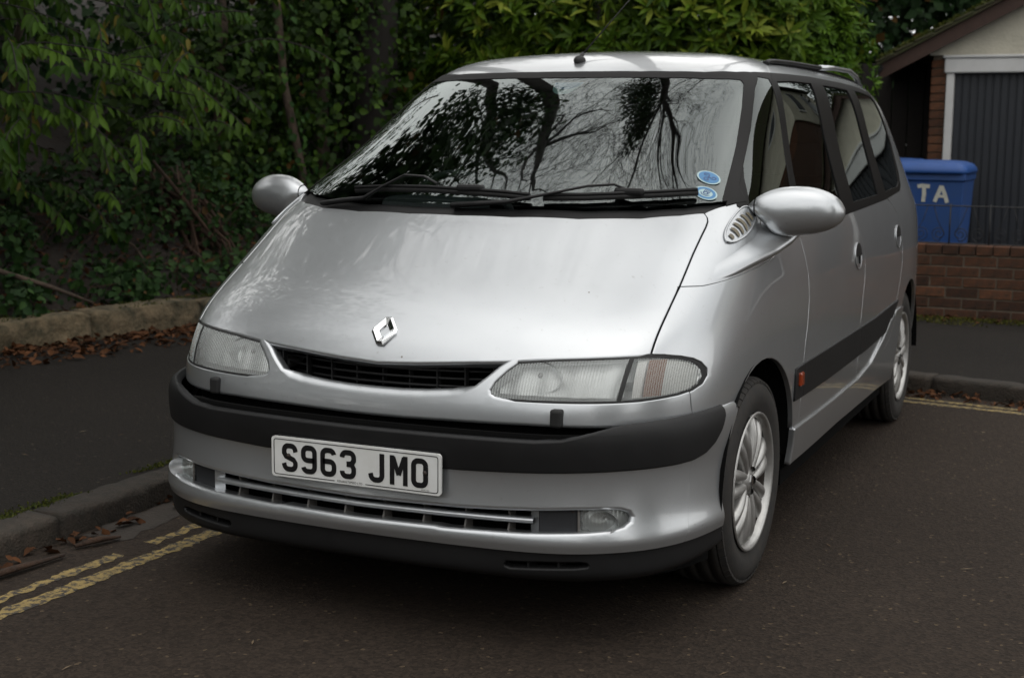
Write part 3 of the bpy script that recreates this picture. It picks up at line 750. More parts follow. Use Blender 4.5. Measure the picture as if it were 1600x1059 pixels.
t_,b_,l_,r_=H_/2-S_/2,-H_/2+S_/2,-W_/2+S_/2,W_/2-S_/2; R0=.013
GL={
 'S':[(r_+.001,t_-.016)]+arc(r_-R0,t_-R0,R0,0,90)+arc(l_+R0,t_-R0,R0,90,180)+[(l_,.012),(l_+.005,.004),(r_-.005,-.006),(r_,-.014)]+arc(r_-R0,b_+R0,R0,0,-90)+arc(l_+R0,b_+R0,R0,270,180)+[(l_-.001,b_+.016)],
 '9':[(r_,.004),(l_+R0,-.004)][1:]*0+[(r_,-.002)]+[(l_+R0,-.002)]+arc(l_+R0,.011,R0,270,180)+arc(l_+R0,t_-R0,R0,180,90)+arc(r_-R0,t_-R0,R0,90,0)+arc(r_-R0,b_+R0,R0,0,-90)+arc(l_+R0,b_+R0,R0,270,190),
 '3':[(l_,t_-.014)]+arc(l_+R0,t_-R0,R0,170,90)+arc(r_-R0,t_-R0,R0,90,0)+[(r_,.012),(r_-.006,.002),(-.004,.001)],
 '3b':[(-.004,.001),(r_-.006,.0),(r_,-.010)]+arc(r_-R0,b_+R0,R0,0,-90)+arc(l_+R0,b_+R0,R0,270,190)+[(l_,b_+.014)],
 'J':[(r_-.004,t_+S_/2)]+arc(r_-R0-.004,b_+R0,R0,0,-90)+arc(l_+R0-.002,b_+R0,R0,270,180)+[(l_-.003,b_+.017)],
 'O':arc(r_-R0,t_-R0,R0,0,90)+arc(l_+R0,t_-R0,R0,90,180)+arc(l_+R0,b_+R0,R0,180,270)+arc(r_-R0,b_+R0,R0,270,360)+[(r_,t_-R0)],
}
GL['6']=[(-x,-y) for x,y in GL['9']]
pw=pf(0)
def glyph(ch,x):
    mb=MB()
    if ch=='M':
        for q in ([(l_-.002,b_-S_/2),(l_-.002,t_+S_/2)],[(r_+.002,b_-S_/2),(r_+.002,t_+S_/2)]): ribbon(mb,q,S_*.95,-.0012,f=pw,x0=x)
        for q in ([(l_+.001,t_+S_/2-.004),(0,-.012)],[(r_-.001,t_+S_/2-.004),(0,-.012)]): ribbon(mb,q,S_*.9,-.0014 if q[0][0]<0 else -.0016,f=pw,x0=x)
    else:
        ribbon(mb,GL[ch],S_,-.0012,f=pw,x0=x)
        if ch=='3': ribbon(mb,GL['3b'],S_,-.0014,f=pw,x0=x)
    return fixn(mb.build('plate_character','plate_black',plate))
for ch,x in zip('S963',(-.201,-.140,-.079,-.018)): glyph(ch,x)
for ch,x in zip('JMO',(.072,.136,.198)): glyph(ch,x)
bl=rrect(.503,.097,.007); 
mb=MB(); ribbon(mb,[bl[-1]]+bl[:12],.0022,-.0011,f=pw); ribbon(mb,bl[11:18]+[(-.06,-.0485)],.0022,-.0011,f=pw); ribbon(mb,[(.035,-.0485)]+bl[18:],.0022,-.0011,f=pw); fixn(mb.build('plate_border','plate_black',plate))
def text(name, body_, size, loc, rot, material, parent, extrude=0.0):
    cu=bpy.data.curves.new(name,'FONT'); cu.body=body_; cu.size=size; cu.extrude=extrude; cu.align_x='CENTER'; cu.align_y='CENTER'; cu.resolution_u=3
    o=bpy.data.objects.new(name,cu); me=o.to_mesh().copy(); bpy.data.objects.remove(o)
    M=Matrix.Translation(Vector(loc))@rot.to_4x4()
    me.transform(M); me.materials.append(MATS[material]); return addobj(name,me,parent)
RX=Matrix.Rotation(pi/2,3,'X')
text('plate_lettering','RENAULTSPEED LTD',.0085,(-.013,PY-.0011,PZ-.0485),RX,'plate_black',plate)
text('plate_lettering','BS AU 145D',.0045,(.215,PY-.0011,PZ-.044),RX,'plate_black',plate)
for x,z in ((-.205,.005),(.213,.002)): MB().lathe([(-.004,.0005),(-.003,.005),(0,.0065)],12,'y',(x,PY,PZ+z)).build('plate_screw','brake_dust',plate)

# ------------------------------------------------------------------ emblem on the bonnet
p,nrm=onskin((0,-1,.790),(0,1,0)); 
ez=Vector((0,.0,0))+nrm; ex=Vector((1,0,0)); ey=ez.cross(ex).normalized()
def dia(w_,h_,flat): return [(0+flat,h_),(w_,flat*.6),(w_,-flat*.6),(flat,-h_),(-flat,-h_),(-w_,-flat*.6),(-w_,flat*.6),(-flat,h_)]
mb=MB(); rings=[(dia(.038,.045,.010),.000),(dia(.038,.045,.010),.006),(dia(.031,.038,.007),.012),(dia(.016,.021,.002),.006),(dia(.014,.018,.002),.001)]
V=[]
for poly,h in rings: V+=[tuple(p+ex*x+ey*y+ez*h) for x,y in poly]
F=[(i*8+q,i*8+(q+1)%8,(i+1)*8+(q+1)%8,(i+1)*8+q) for i in range(4) for q in range(8)]
mb.add(V,F,0,False); fixn(mb.build('emblem','chrome',CAR))

# ------------------------------------------------------------------ headlight insides, washers
def patch0(sy,s,x0,x1,z0,z1,off,nx=24,nz=6):
    V=[(s*(x0+(x1-x0)*i/nx),sy(x0+(x1-x0)*i/nx,z0+(z1-z0)*k/nz)+off+.0035*math.sin(i*1.1),z0+(z1-z0)*k/nz) for i in range(nx+1) for k in range(nz+1)]
    return MB().add(V,[(i*(nz+1)+k,(i+1)*(nz+1)+k,(i+1)*(nz+1)+k+1,i*(nz+1)+k+1) for i in range(nx) for k in range(nz)])
for s,L,I in ((1,LN[0],IN[0]),(-1,LN[1],IN[1])):
    def sy(x,z): return onskin((x,-1,z),(0,1,0))[0].y
    box=MB(); bowl=[]
    poly=inset_poly(LAMP,-.004)
    # housing: lamp outline swept backwards with a back wall
    ring0=[(x,sy(x,z)+.004,z) for x,z in poly]; ring1=[(.56+(x-.56)*.93,sy(x,z)*.35+.17+.10,.70+(z-.70)*.8) for x,z in poly]
    n=len(poly); box.add([(s*a,b,c) for a,b,c in ring0+ring1],[(i,(i+1)%n,n+(i+1)%n,n+i) for i in range(n)]+[tuple(range(n,2*n))],0,False)
    fixn(box.build('lamp_housing','reflector',L))
    fixn(patch0(sy,s,.352,.664,.650,.750,.052).build('reflector_panel','lamp_panel',L))
    for cx,cz,rx in ((.452,.700,.072),):
        b=MB(); y0=sy(cx,cz)+.03
        b.lathe([(-.012,1.0),(.0,.96),(.02,.82),(.036,.6),(.046,.34),(.050,.15)],28,'y',(0,0,0))
        b.V=[(s*cx+v[0]*rx,y0+.012+v[1]*.75,cz+v[2]*.043) for v in b.V]; b.build('reflector_bowl','reflector',L)
        MB().ellipsoid((s*cx,y0+.030,cz),(.008,.014,.008),12,8).build('bulb','grey_plastic' if cx<.5 else 'reflector',L)
    def patch(x0,x1,z0,z1,off,nx=8,nz=5):
        V=[(s*(x0+(x1-x0)*i/nx),sy(x0+(x1-x0)*i/nx,z0+(z1-z0)*k/nz)+off,z0+(z1-z0)*k/nz) for i in range(nx+1) for k in range(nz+1)]
        return MB().add(V,[(i*(nz+1)+k,(i+1)*(nz+1)+k,(i+1)*(nz+1)+k+1,i*(nz+1)+k+1) for i in range(nx) for k in range(nz)])
    fixn(patch(.690,.826,.652,.752,.026).build('indicator_reflector','lamp_white',I)); fixn(patch(.716,.752,.656,.746,.014).build('amber_filter','amber',I))
    # washer jet cap on the front panel
    q,nn=onskin((s*.53,-1,.612),(0,1,0))
    wj=MB().bbox((q.x-.016,q.y-.016,.582),(q.x+.016,q.y+.02,.630),.007); wj.build('headlight_washer','black_rubber',CAR)

# ------------------------------------------------------------------ mirrors with vent
def rad_scoop(v): return v
for s,scp in ((1,SC[0]),(-1,SC[1])):
    # arm: a swelling of the base panel that grows towards the housing
    up_=[(.60,.944),(.75,.982),(.85,1.008),(.95,1.030),(1.03,1.062),(1.09,1.112)]; lo_=[(.60,.924),(.75,.936),(.87,.950),(1.0,.964),(1.08,.980),(1.12,1.000)]
    nu,nv=26,16; V=[]
    for i in range(nu+1):
        u=i/nu; a=(interp(u*5,[(k,p[0]) for k,p in enumerate(up_)]),interp(u*5,[(k,p[1]) for k,p in enumerate(up_)])); b=(interp(u*5,[(k,p[0]) for k,p in enumerate(lo_)]),interp(u*5,[(k,p[1]) for k,p in enumerate(lo_)]))
        Au=.098*(u**1.7)
        for k in range(nv+1):
            v=k/nv; y=a[0]+(b[0]-a[0])*v; z=a[1]+(b[1]-a[1])*v; q,nn=onskin((s*2,y,z),(-s,0,0),-.003+.0045*min(1,u*5))
            f=(math.sin(min(1,v/.74)*pi/2)**1.6) if v<.74 else math.cos((v-.74)/.26*pi/2)**.6 if v<1 else 0
            d=(nn+Vector((s*.5,.15,.12))*u).normalized(); V.append(tuple(q+d*(Au*f)))
    arm=MB().add(V,[(i*(nv+1)+k,(i+1)*(nv+1)+k,(i+1)*(nv+1)+k+1,i*(nv+1)+k+1) for i in range(nu) for k in range(nv)])
    A=fixn(arm.build('mirror_arm','silver_paint',CAR))
    # housing: sections from the oblique inner joint to the rounded outer end
    OUT=[(1179,325,328,.004),(1184,319,335,.022),(1192,311,343,.042),(1203,304,354,.054),(1217,298,372,.064),(1232,295,373,.069),(1248,294,371,.071),(1264,295,369,.070),(1279,299,366,.066),(1291,305,361,.058),(1300,312,355,.050),(1306,320,348,.033),(1309.5,329,340,.012)]
    xs2=[o[0] for o in OUT]; fx=np.array([xs2[0]+(xs2[-1]-xs2[0])*(.5-.5*math.cos(pi*k/26)) for k in range(27)]); V=[]; n=26
    tp=[np.interp(fx,xs2,[o[q] for o in OUT]) for q in (1,2,3)]
    for a,t_z,b_z,ry in zip(fx,*tp):
        X=.920+(a-1246)/474; zt=1.103+(335-t_z)/512; zb=1.103+(335-b_z)/512; zc=(zt+zb)/2; rz=(zt-zb)/2; yc=1.062+(X-.92)*.28
        for q in range(n):
            th=2*pi*q/n; cy,cz=-math.cos(th),math.sin(th); cy=math.copysign(abs(cy)**.85,cy); V.append((s*X,yc+(ry if cy<0 else ry*.5)*cy,zc+rz*math.copysign(abs(cz)**.92,cz)))
    F=[(k*n+q,k*n+(q+1)%n,(k+1)*n+(q+1)%n,(k+1)*n+q) for k in range(26) for q in range(n)]+[tuple(range(n)),tuple(26*n+q for q in range(n))]
    Hh=fixn(MB().add(V,F).build('mirror_housing','silver_paint',CAR)); ms_=Hh.modifiers.new('s','SMOOTH'); ms_.factor=.5; ms_.iterations=3
    sec=[Vector(V[5*n+q]) for q in range(n)]; sc_=sum(sec,Vector())/n; MB().tube([sc_+(v-sc_)*1.004 for v in sec+[sec[0]]],.0016,5,caps=False).build('housing_seam','dark_void',Hh)
    rot=Matrix.Rotation(math.radians(15),3,'Z')
    g=MB().ellipsoid((0,0,0),(.098,.004,.060),24,12); g.V=[tuple(Vector((.930,1.108,1.103))+rot@Vector(v)) for v in g.V]; g.V=[(s*v[0],v[1],v[2]) for v in g.V]
    g.build('mirror_glass','chrome',Hh)
    # vent: rim plate and six slots following the base panel
    dv=Vector((-s*.62,.25,-.74)).normalized(); c0=Vector((s*.792,.922,1.076)); ax=Vector((s*.018,.142,.060)).normalized(); bx=ax.cross(dv).normalized()
    if bx.z<0: bx=-bx
    def vp(u,v,off):
        q=c0+ax*(u*1.28)+bx*(v*.86)-dv*.3; return onskin(q,dv,off)[0]
    out=smooth_poly([(-.105,0.),(-.09,.022),(-.045,.036),(.02,.040),(.065,.034),(.085,.012),(.08,-.012),(.05,-.028),(-.02,-.034),(-.075,-.022)],True,3)
    rim=MB(); pts=[vp(u,v,.004) for u,v in out]; rim.tube(pts+[pts[0],],.0032,6,caps=False); vo=rim.build('vent_rim','silver_paint',scp)
    # plate inside the rim
    cen=vp(-.005,0,.0035); pl=MB(); inn=[vp(u*.96,v*.94,.003) for u,v in out]; pl.add([cen]+inn,[(0,i+1,(i+1)%len(inn)+1) for i in range(len(inn))]); fixn(pl.build('vent_plate','silver_paint',scp))
    for k,u0 in enumerate((-.078,-.050,-.024,.002,.028,.052)):
        hv=(.011,.021,.026,.028,.026,.018)[k]; L_=[];R_=[]
        for v in np.linspace(-hv,hv,9):
            bend=.010*(v/.028)**2; e=.0065*math.sqrt(max(.05,1-(v/hv)**4)); L_.append(vp(u0-e-bend,v,.0055)); R_.append(vp(u0+e-bend,v,.0055))
        m_=MB(); V=[]; 
        for a,b in zip(L_,R_): V+=[a,b]
        m_.add(V,[(2*i,2*i+1,2*i+3,2*i+2) for i in range(8)]); fixn(m_.build('vent_slot','mesh_beige',vo))

# ------------------------------------------------------------------ wheels
def wheel(x, y, s, steer=0.):
    W=empty('wheel'); W.parent=CAR; W.matrix_parent_inverse=Matrix.Translation(-Vector(CAR.location)); W.location=(x,y,.312); W.rotation_euler=(0,0,steer)
    def put(mb,name,m,par=W):
        me=mb.mesh(name,m); o=bpy.data.objects.new(name,me); COL.objects.link(o); o.parent=par; return o
    Rt=.3125; wd=.10
    prof=[(-wd+.012,.205),(-wd-.002,.235),(-wd-.004,.262),(-wd+.002,.285),(-wd+.014,.300),(-wd+.024,.3075)]
    tread=[]
    for a,b in ((-.074,-.046),(-.038,-.004),(.004,.038),(.046,.074)): tread+=[(a,.3045),(a+.0005,Rt-(.0015 if abs(a)>.04 else 0)),(b-.0005,Rt-(.0015 if abs(b)>.04 else 0)),(b,.3045)]
    prof+=tread+[(-a,r) for a,r in reversed(prof)]
    T=put(MB().lathe(prof,72,'x'),'tyre','tyre')
    blk=MB()
    for k in range(60):
        a=2*pi*k/60
        for sx in (-1,1):
            V=[]
            for da in (-.046,.046):
                for xx,rr in ((.078,.3085),(.094,.2995)): V.append((sx*xx,(rr+.0012)*math.cos(a+da),(rr+.0012)*math.sin(a+da)))
            for da in (-.046,.046):
                for xx,rr in ((.078,.3085),(.094,.2995)): V.append((sx*xx,(rr-.006)*math.cos(a+da),(rr-.006)*math.sin(a+da)))
            blk.add(V,[(0,1,3,2),(0,2,6,4),(1,5,7,3),(0,4,5,1),(2,3,7,6)],0,False)
    tb=put(fixblk(blk),'tread_blocks','tyre',T); tb['kind']='stuff'
    o=s  # outer side sign
    rim=MB().lathe([(o*(wd-.004),.2085),(o*(wd+.001),.206),(o*(wd-.002),.200),(o*(wd-.012),.196),(o*(wd-.022),.192)],56,'x')
    Rm=put(rim,'rim','alloy'); put(MB().lathe([(o*(wd-.022),.192),(o*(wd-.05),.187),(o*(-wd+.02),.190)],48,'x'),'rim_barrel','brake_dust',Rm)
    put(MB().lathe([(o*(wd-.068),.001),(o*(wd-.068),.13),(o*(wd-.075),.19)],32,'x'),'brake_disc','brake_dust')
    # seven broad twin spokes
    for k in range(7):
        a0=2*pi*k/7+.3; sp=MB()
        for sg in (-1,1):
            V=[]; pr=[(.045,.020,.032),(.09,.024,.040),(.14,.030,.040),(.185,.036,.028),(.197,.040,.016)]
            for (r,hw,xx) in pr:
                for (t0,t1) in ((.12,1.0),):
                    for tt,dx in ((t0,-.004),(.45,.004),(.8,.002),(t1,-.010)):
                        tang=sg*hw*tt*1.50; V.append((o*(wd-.044+xx+dx),r*math.cos(a0)-tang*math.sin(a0),r*math.sin(a0)+tang*math.cos(a0)))
            n=4; F=[(i*n+q,i*n+q+1,(i+1)*n+q+1,(i+1)*n+q) for i in range(4) for q in range(3)]
            b=len(V); V2=[(v[0]-o*.028,v[1],v[2]) for v in V]
            sp.add(V+V2,F+[(i*n+3,b+i*n+3,b+(i+1)*n+3,(i+1)*n+3) for i in range(4)]+[(i*n,(i+1)*n,b+(i+1)*n,b+i*n) for i in range(4)])
        so=put(sp,'spoke','alloy',Rm); fixn(so); md=so.modifiers.new('s','SUBSURF'); md.levels=1; md.render_levels=1
    put(MB().lathe([(o*(wd-.010),.001),(o*(wd-.011),.020),(o*(wd-.014),.030),(o*(wd-.020),.034),(o*(wd-.018),.060),(o*(wd-.024),.068),(o*(wd-.06),.070)],32,'x'),'hub','alloy',Rm)
    for k in range(5):
        a=2*pi*(k+.5)/5+.3; put(MB().lathe([(o*(wd-.022),.011),(o*(wd-.016),.011),(o*(wd-.016),.006),(o*(wd-.03),.005)],10,'x',(0,.050*math.cos(a),.050*math.sin(a))),'wheel_bolt','brake_dust',Rm)
    d=[(0,.020),(.010,0),(0,-.020),(-.010,0)]; em=MB().prism(d,o*(wd-.011),o*(wd-.006),0,lambda a,b,c:(c,a,b)); fixn(put(em,'cap_emblem','chrome',Rm))
    return W
def fixblk(b): return b
for (y,st) in ((.872,math.radians(-1.5)),(3.572,0)):
    wheel(.765,y,1,st); wheel(-.765,y,-1,st)
# arch liners and underbody
for y in (.885,3.585):
    for s in (-1,1):
        mb=MB(); V=[];n=20
        for k in range(n+1):
            a=-.02+(pi+.04)*k/n
            for x in (.48,.872): V.append((s*x,y+.392*math.cos(a),.315+.372*math.sin(a)))
        mb.add(V,[(2*k,2*k+1,2*k+3,2*k+2) for k in range(n)]+[tuple(2*k for k in range(n+1))]); mb.build('arch_liner','dark_void',CAR)
MB().box((-.50,.25,.19),(.50,4.35,.24)).box((-.84,1.30,.20),(.84,3.15,.25)).build('underbody','dark_void',CAR)
MB().bbox((-.70,4.30,.24),(.70,4.56,.62),.06).build('rear_bumper','black_plastic',CAR)

# ------------------------------------------------------------------ small things on the sides
for s,ds in ((1,0),(-1,1)):
    for door,hy,hz in ((doorF,2.245,.884),(doorR,3.185,.900)):
        d=door[ds]; q,nn=onskin((s*2,hy,hz),(-s,0,0)); t=Vector((0,1,0)); u=nn.cross(t); u=u if u.z>0 else -u; t=(t-nn*t.dot(nn)).normalized()
        def disc(a0,a1,ra,rb,off,dep,n=14,m=4):
            V=[];F=[]
            for i in range(m+1):
                k=i/m
                for j in range(n+1):
                    a=a0+(a1-a0)*j/n; V.append(tuple(q+t*(ra*k*math.cos(a))+u*(rb*k*math.sin(a))+nn*(off-dep*(1-k*k))))
            for i in range(m):
                for j in range(n): F.append((i*(n+1)+j,i*(n+1)+j+1,(i+1)*(n+1)+j+1,(i+1)*(n+1)+j))
            return V,F
        V,F=disc(pi,2*pi,.058,.048,.003,.0); bw=fixn(MB().add(V,F).build('handle_bowl','reflector' if False else 'silver_paint',d))
        V,F=disc(0,pi,.058,.048,.0055,-.004); fixn(MB().add(V,F).build('door_handle','black_plastic',d))
        ring=[tuple(q+t*(.059*math.cos(a))+u*(.049*math.sin(a))+nn*.002) for a in np.linspace(0,2*pi,29)]
        MB().tube(ring,.0022,6,caps=False).build('handle_rim','silver_paint',d)
        if hy<3:
            MB().box((-.0035,-.004,-.030),(.0035,.004,.004),0,Matrix((t,nn,u)).transposed(),q+nn*.005).build('handle_key_slot','black_plastic',d)
    q,nn=onskin((s*2,1.285,.560),(-s,0,0),.009); MB().bbox((q.x-.008,q.y-.020,q.z-.022),(q.x+.008,q.y+.020,q.z+.022),.005).build('side_repeater','orange_lens',CAR)

# ------------------------------------------------------------------ roof: rails, aerial
for s in (-1,1):
    pts=[];
    for y,h in ((1.93,.002),(1.97,.010),(2.05,.012),(2.3,.014),(2.8,.018),(3.1,.030),(3.45,.042),(3.62,.032),(3.74,.000)):
        q,nn=onskin((s*.585,y,3),(0,0,-1)); pts.append(q+Vector((0,0,h)))
    MB().tube(pts[:6],.012,8,flat=.7).build('roof_rail','black_plastic',CAR)
    MB().tube([pts[4]+Vector((0,.02,0))]+pts[5:],.014,8,flat=.8).build('roof_rail_end','silver_paint',CAR)
    pts2=[onskin((s*.575,y,3),(0,0,-1),.003)[0] for y in np.linspace(1.95,3.7,12)]; MB().tube(pts2,.010,6,flat=.5).build('roof_gutter','black_trim',CAR)
q,nn=onskin((0,1.585,3),(0,0,-1))
ant=MB().ellipsoid(q+Vector((0,0,.004)),(.020,.032,.018),14,8); ant.tube([q+Vector((0,.0,.012)),q+Vector((0,.03,.030))],.007,8); an=ant.build('aerial_base','black_rubber',CAR)
MB().tube([q+Vector((0,.02,.024)),q+Vector((0,.48,.245)),q+Vector((0,.60,.300))],[.0032,.002,.0015],6).build('aerial_rod','black_trim',an)

# ------------------------------------------------------------------ windscreen: wipers, stickers, permit
def wsp(x,y,off): return onskin((x,y,3),(0,0,-1),off)[0]
def wiper(blade, arm, pivot):
    b=[wsp(x,y,.016) for x,y in blade]; bl=MB().tube(b,.008,6,flat=1.3); wo=bl.build('wiper','black_rubber',CAR)
    MB().tube([p_+Vector((0,-.004,.010)) for p_ in b],.0055,6).build('wiper_spine','black_plastic',wo)
    a=[wsp(x,y,h) for x,y,h in arm]; MB().tube(a,[.016,.015,.012]+[.0075]*(len(a)-3),8,flat=.55).build('wiper_arm','black_plastic',wo)
    m=b[len(b)//2]; MB().bbox((m.x-.045,m.y-.012,m.z+.002),(m.x+.045,m.y+.016,m.z+.024),.008).build('wiper_clip','black_plastic',wo)
wiper([(-.43,.765),(-.30,.745),(-.15,.725),(.0,.712),(.12,.708),(.20,.706)],[(-.545,.745,.004),(-.46,.728,.010),(-.37,.712,.016),(-.31,.735,.034),(-.24,.760,.050),(-.17,.755,.044),(-.12,.735,.030)],None)
wiper([(.24,.712),(.36,.742),(.48,.788),(.58,.838),(.655,.893)],[(-.04,.665,.004),(.06,.668,.012),(.14,.675,.018),(.26,.715,.032),(.36,.765,.040),(.43,.800,.036),(.475,.800,.026)],None)
def sticker(x,y,r,mode):
    q,nn=onskin((x,y,3),(0,0,-1),.003); t=Vector((0,1,0)).cross(nn).normalized(); u=nn.cross(t)
    def fr(a,b,o=0): return tuple(q+t*a+u*b+nn*o)
    def disk(ra,rb,o,n=28):
        V=[];F=[]
        for k in range(n): a=2*pi*k/n; V+=[fr(ra*math.cos(a),ra*math.sin(a),o),fr(rb*math.cos(a),rb*math.sin(a),o)]
        for k in range(n): j=(k+1)%n; F.append((2*k,2*j,2*j+1,2*k+1))
        return V,F
    V,F=disk(.0005,r,0); base=fixn(MB().add(V,F,0,False).build('windscreen_sticker','sticker_pale',CAR))
    if mode==0:
        V,F=disk(.0005,r*.86,.0006); fixn(MB().add(V,F,0,False).build('sticker_disc','sticker_blue',base))
        mb=MB()
        for k in range(3):
            a0=2*pi*k/3+.5; pts=[(0,0)]+[(r*.40*math.cos(a0)+r*.30*(1-j/18)*math.cos(a0+pi+j*.5),r*.40*math.sin(a0)+r*.30*(1-j/18)*math.sin(a0+pi+j*.5)) for j in range(15)]
            ribbon(mb,pts,r*.10,.0012,f=lambda a,b,c:fr(a,b,c))
        fixn(mb.build('sticker_spiral','sticker_navy',base))
    else:
        V,F=disk(r*.60,r*.86,.0006); fixn(MB().add(V,F,0,False).build('sticker_ring','sticker_blue',base))
        mb=MB(); V,F=disk(r*.13,r*.24,.0006); mb.add(V,F,0,False)
        for dx in (-.22,-.07,.08,.23): ribbon(mb,[(dx*r,.1*r),(dx*r*.9,.62*r)],r*.07,.0008,f=lambda a,b,c:fr(a,b,c))
        ribbon(mb,[(-.4*r,-.1*r),(-.2*r,-.38*r),(.2*r,-.38*r),(.4*r,-.1*r)],r*.08,.0008,f=lambda a,b,c:fr(a,b,c))
        fixn(mb.build('sticker_figure','sticker_navy',base))
sticker(.657,1.005,.037,0); sticker(.672,.925,.036,1)
q,nn=onskin((.035,1.405,3),(0,0,-1),-.006); t=Vector((1,0,0)); u=nn.cross(t)
V=[tuple(q)]+[tuple(q+t*(.052*math.cos(a))-u*(.095*math.sin(a))) for a in np.linspace(0,pi,19)]
if (Vector(V[10])-q).z>0: V=[tuple(q)]+[tuple(q+t*(.052*math.cos(a))+u*(.095*math.sin(a))) for a in np.linspace(0,pi,19)]
pm=fixn(MB().add(V,[(0,k,k+1) for k in range(1,19)],0,False).build('permit_holder','sticker_pale',CAR))
V2=[tuple(q+nn*.001+(Vector(v)-q)*.999) for v in V]; sel=[i for i in range(len(V))]
V3=[tuple(q+nn*.0012+Vector((d.x,d.y*.62,d.z*.62))) for d in [Vector(v)-q for v in V]]; fixn(MB().add(V3,[(0,k,k+1) for k in range(1,19)],0,False).build('permit_print','sticker_blue',pm))

# ------------------------------------------------------------------ interior
mb=MB(); V=[]; prof=[(.78,1.02),(.95,1.055),(1.15,1.06),(1.30,1.03),(1.36,.95),(1.34,.70)]
xs=np.linspace(-.70,.70,15)
for x in xs:
    for (y,z) in prof: V.append((x,y+.18*(x/.7)**2,z-.02*(x/.7)**2))
n=len(prof); mb.add(V,[(i*n+q,(i+1)*n+q,(i+1)*n+q+1,i*n+q+1) for i in range(14) for q in range(n-1)]); db=fixn(mb.build('dashboard','interior_grey',CAR))
MB().bbox((-.54,1.08,1.03),(-.20,1.30,1.115),.035).build('instrument_hood','interior_grey',db)
th=np.linspace(0,2*pi,33); sw=MB(); R3=Matrix.Rotation(math.radians(28),3,'X'); cs=Vector((-.37,1.43,1.02))
sw.tube([cs+R3@Vector((.19*math.cos(a),0,.19*math.sin(a))) for a in th],.015,8,caps=False); swo=sw.build('steering_wheel','interior_grey',CAR)
sp=MB().ellipsoid(cs,(.07,.03,.06),14,8); 
for a in (-.2,pi+.2,-pi/2): sp.tube([cs,cs+R3@Vector((.18*math.cos(a),0,.18*math.sin(a)))],.014,6)
sp.build('steering_hub','interior_grey',swo)
for sx in (-.37,.37):
    st=MB().bbox((sx-.25,1.75,.42),(sx+.25,2.25,.62),.06).build('seat','seat_fabric',CAR)
    bk=MB().bbox((sx-.24,-.08,0),(sx+.24,.08,.62),.06); Rb=Matrix.Rotation(math.radians(-16),3,'X'); bk.V=[tuple(Rb@Vector((v[0]-sx,v[1],v[2]))+Vector((sx,2.22,.58))) for v in bk.V]; bk.build('seat_back','seat_fabric',st)
    MB().bbox((sx-.13,2.34,1.19),(sx+.13,2.44,1.38),.04).build('headrest','seat_fabric',st)
for sx in (-.40,.0,.40):
    st=MB().bbox((sx-.19,2.75,.45),(sx+.19,3.2,.62),.05).bbox((sx-.18,3.2,.55),(sx+.18,3.34,1.12),.05).build('rear_seat','seat_fabric',CAR); MB().bbox((sx-.12,3.26,1.15),(sx+.12,3.34,1.30),.03).build('headrest','seat_fabric',st)
mir=MB().bbox((-.12,1.50,1.42),(.12,1.53,1.49),.012).build('rear_view_mirror','interior_dark',CAR); MB().tube([(0,1.52,1.47),(0,1.47,1.525)],.010,6).build('mirror_stem','interior_dark',mir)

# ------------------------------------------------------------------ ground, kerbs, walls
def asphalt(name, base, light, tint, worn=.5):
    m=bpy.data.materials.new(name); m.use_nodes=True; MATS[name]=m; n=m.node_tree.nodes; l=m.node_tree.links; b=n['Principled BSDF']
    tc=n.new('ShaderNodeTexCoord')
    v=n.new('ShaderNodeTexVoronoi'); v.inputs['Scale'].default_value=105; l.new(tc.outputs['Object'],v.inputs['Vector'])
    big=n.new('ShaderNodeTexNoise'); big.inputs['Scale'].default_value=.9; big.inputs['Detail'].default_value=7; l.new(tc.outputs['Object'],big.inputs['Vector'])
    fine=n.new('ShaderNodeTexNoise'); fine.inputs['Scale'].default_value=260; fine.inputs['Detail'].default_value=3; l.new(tc.outputs['Object'],fine.inputs['Vector'])
    r1=n.new('ShaderNodeValToRGB'); r1.color_ramp.elements[0].position=.3; r1.color_ramp.elements[0].color=(*base,1); r1.color_ramp.elements[1].position=.75; r1.color_ramp.elements[1].color=(*tint,1)
    l.new(big.outputs['Fac'],r1.inputs['Fac'])
    r2=n.new('ShaderNodeValToRGB'); e=r2.color_ramp.elements; e[0].position=.0; e[0].color=(.55,.55,.55,1); e[1].position=1.; e[1].color=(1.5,1.5,1.5,1)
    sep=n.new('ShaderNodeSeparateColor'); l.new(v.outputs['Color'],sep.inputs['Color']); l.new(sep.outputs['Red'],r2.inputs['Fac'])
    mm=n.new('ShaderNodeMix'); mm.data_type='RGBA'; mm.blend_type='MULTIPLY'; mm.inputs['Factor'].default_value=.8; l.new(r1.outputs['Color'],mm.inputs['A']); l.new(r2.outputs['Color'],mm.inputs['B'])
    gt=n.new('ShaderNodeMath'); gt.operation='GREATER_THAN'; gt.inputs[1].default_value=.992; l.new(sep.outputs['Green'],gt.inputs[0])
    m2=n.new('ShaderNodeMix'); m2.data_type='RGBA'; l.new(gt.outputs[0],m2.inputs['Factor']); l.new(mm.outputs['Result'],m2.inputs['A']); m2.inputs['B'].default_value=(*light,1)
    l.new(m2.outputs['Result'],b.inputs['Base Color']); b.inputs['Roughness'].default_value=.85; b.inputs['Specular IOR Level'].default_value=.22
    ad=n.new('ShaderNodeMath'); ad.operation='ADD'; l.new(v.outputs['Distance'],ad.inputs[0]); l.new(fine.outputs['Fac'],ad.inputs[1])
    bp=n.new('ShaderNodeBump'); bp.inputs['Strength'].default_value=.7; bp.inputs['Distance'].default_value=.004; l.new(ad.outputs[0],bp.inputs['Height']); l.new(bp.outputs['Normal'],b.inputs['Normal'])
    return m
asphalt('road_asphalt',(.0245,.0174,.0125),(.085,.062,.04),(.033,.0240,.0178)); asphalt('pavement_asphalt',(.0090,.0072,.0056),(.045,.036,.027),(.0135,.0108,.0085))
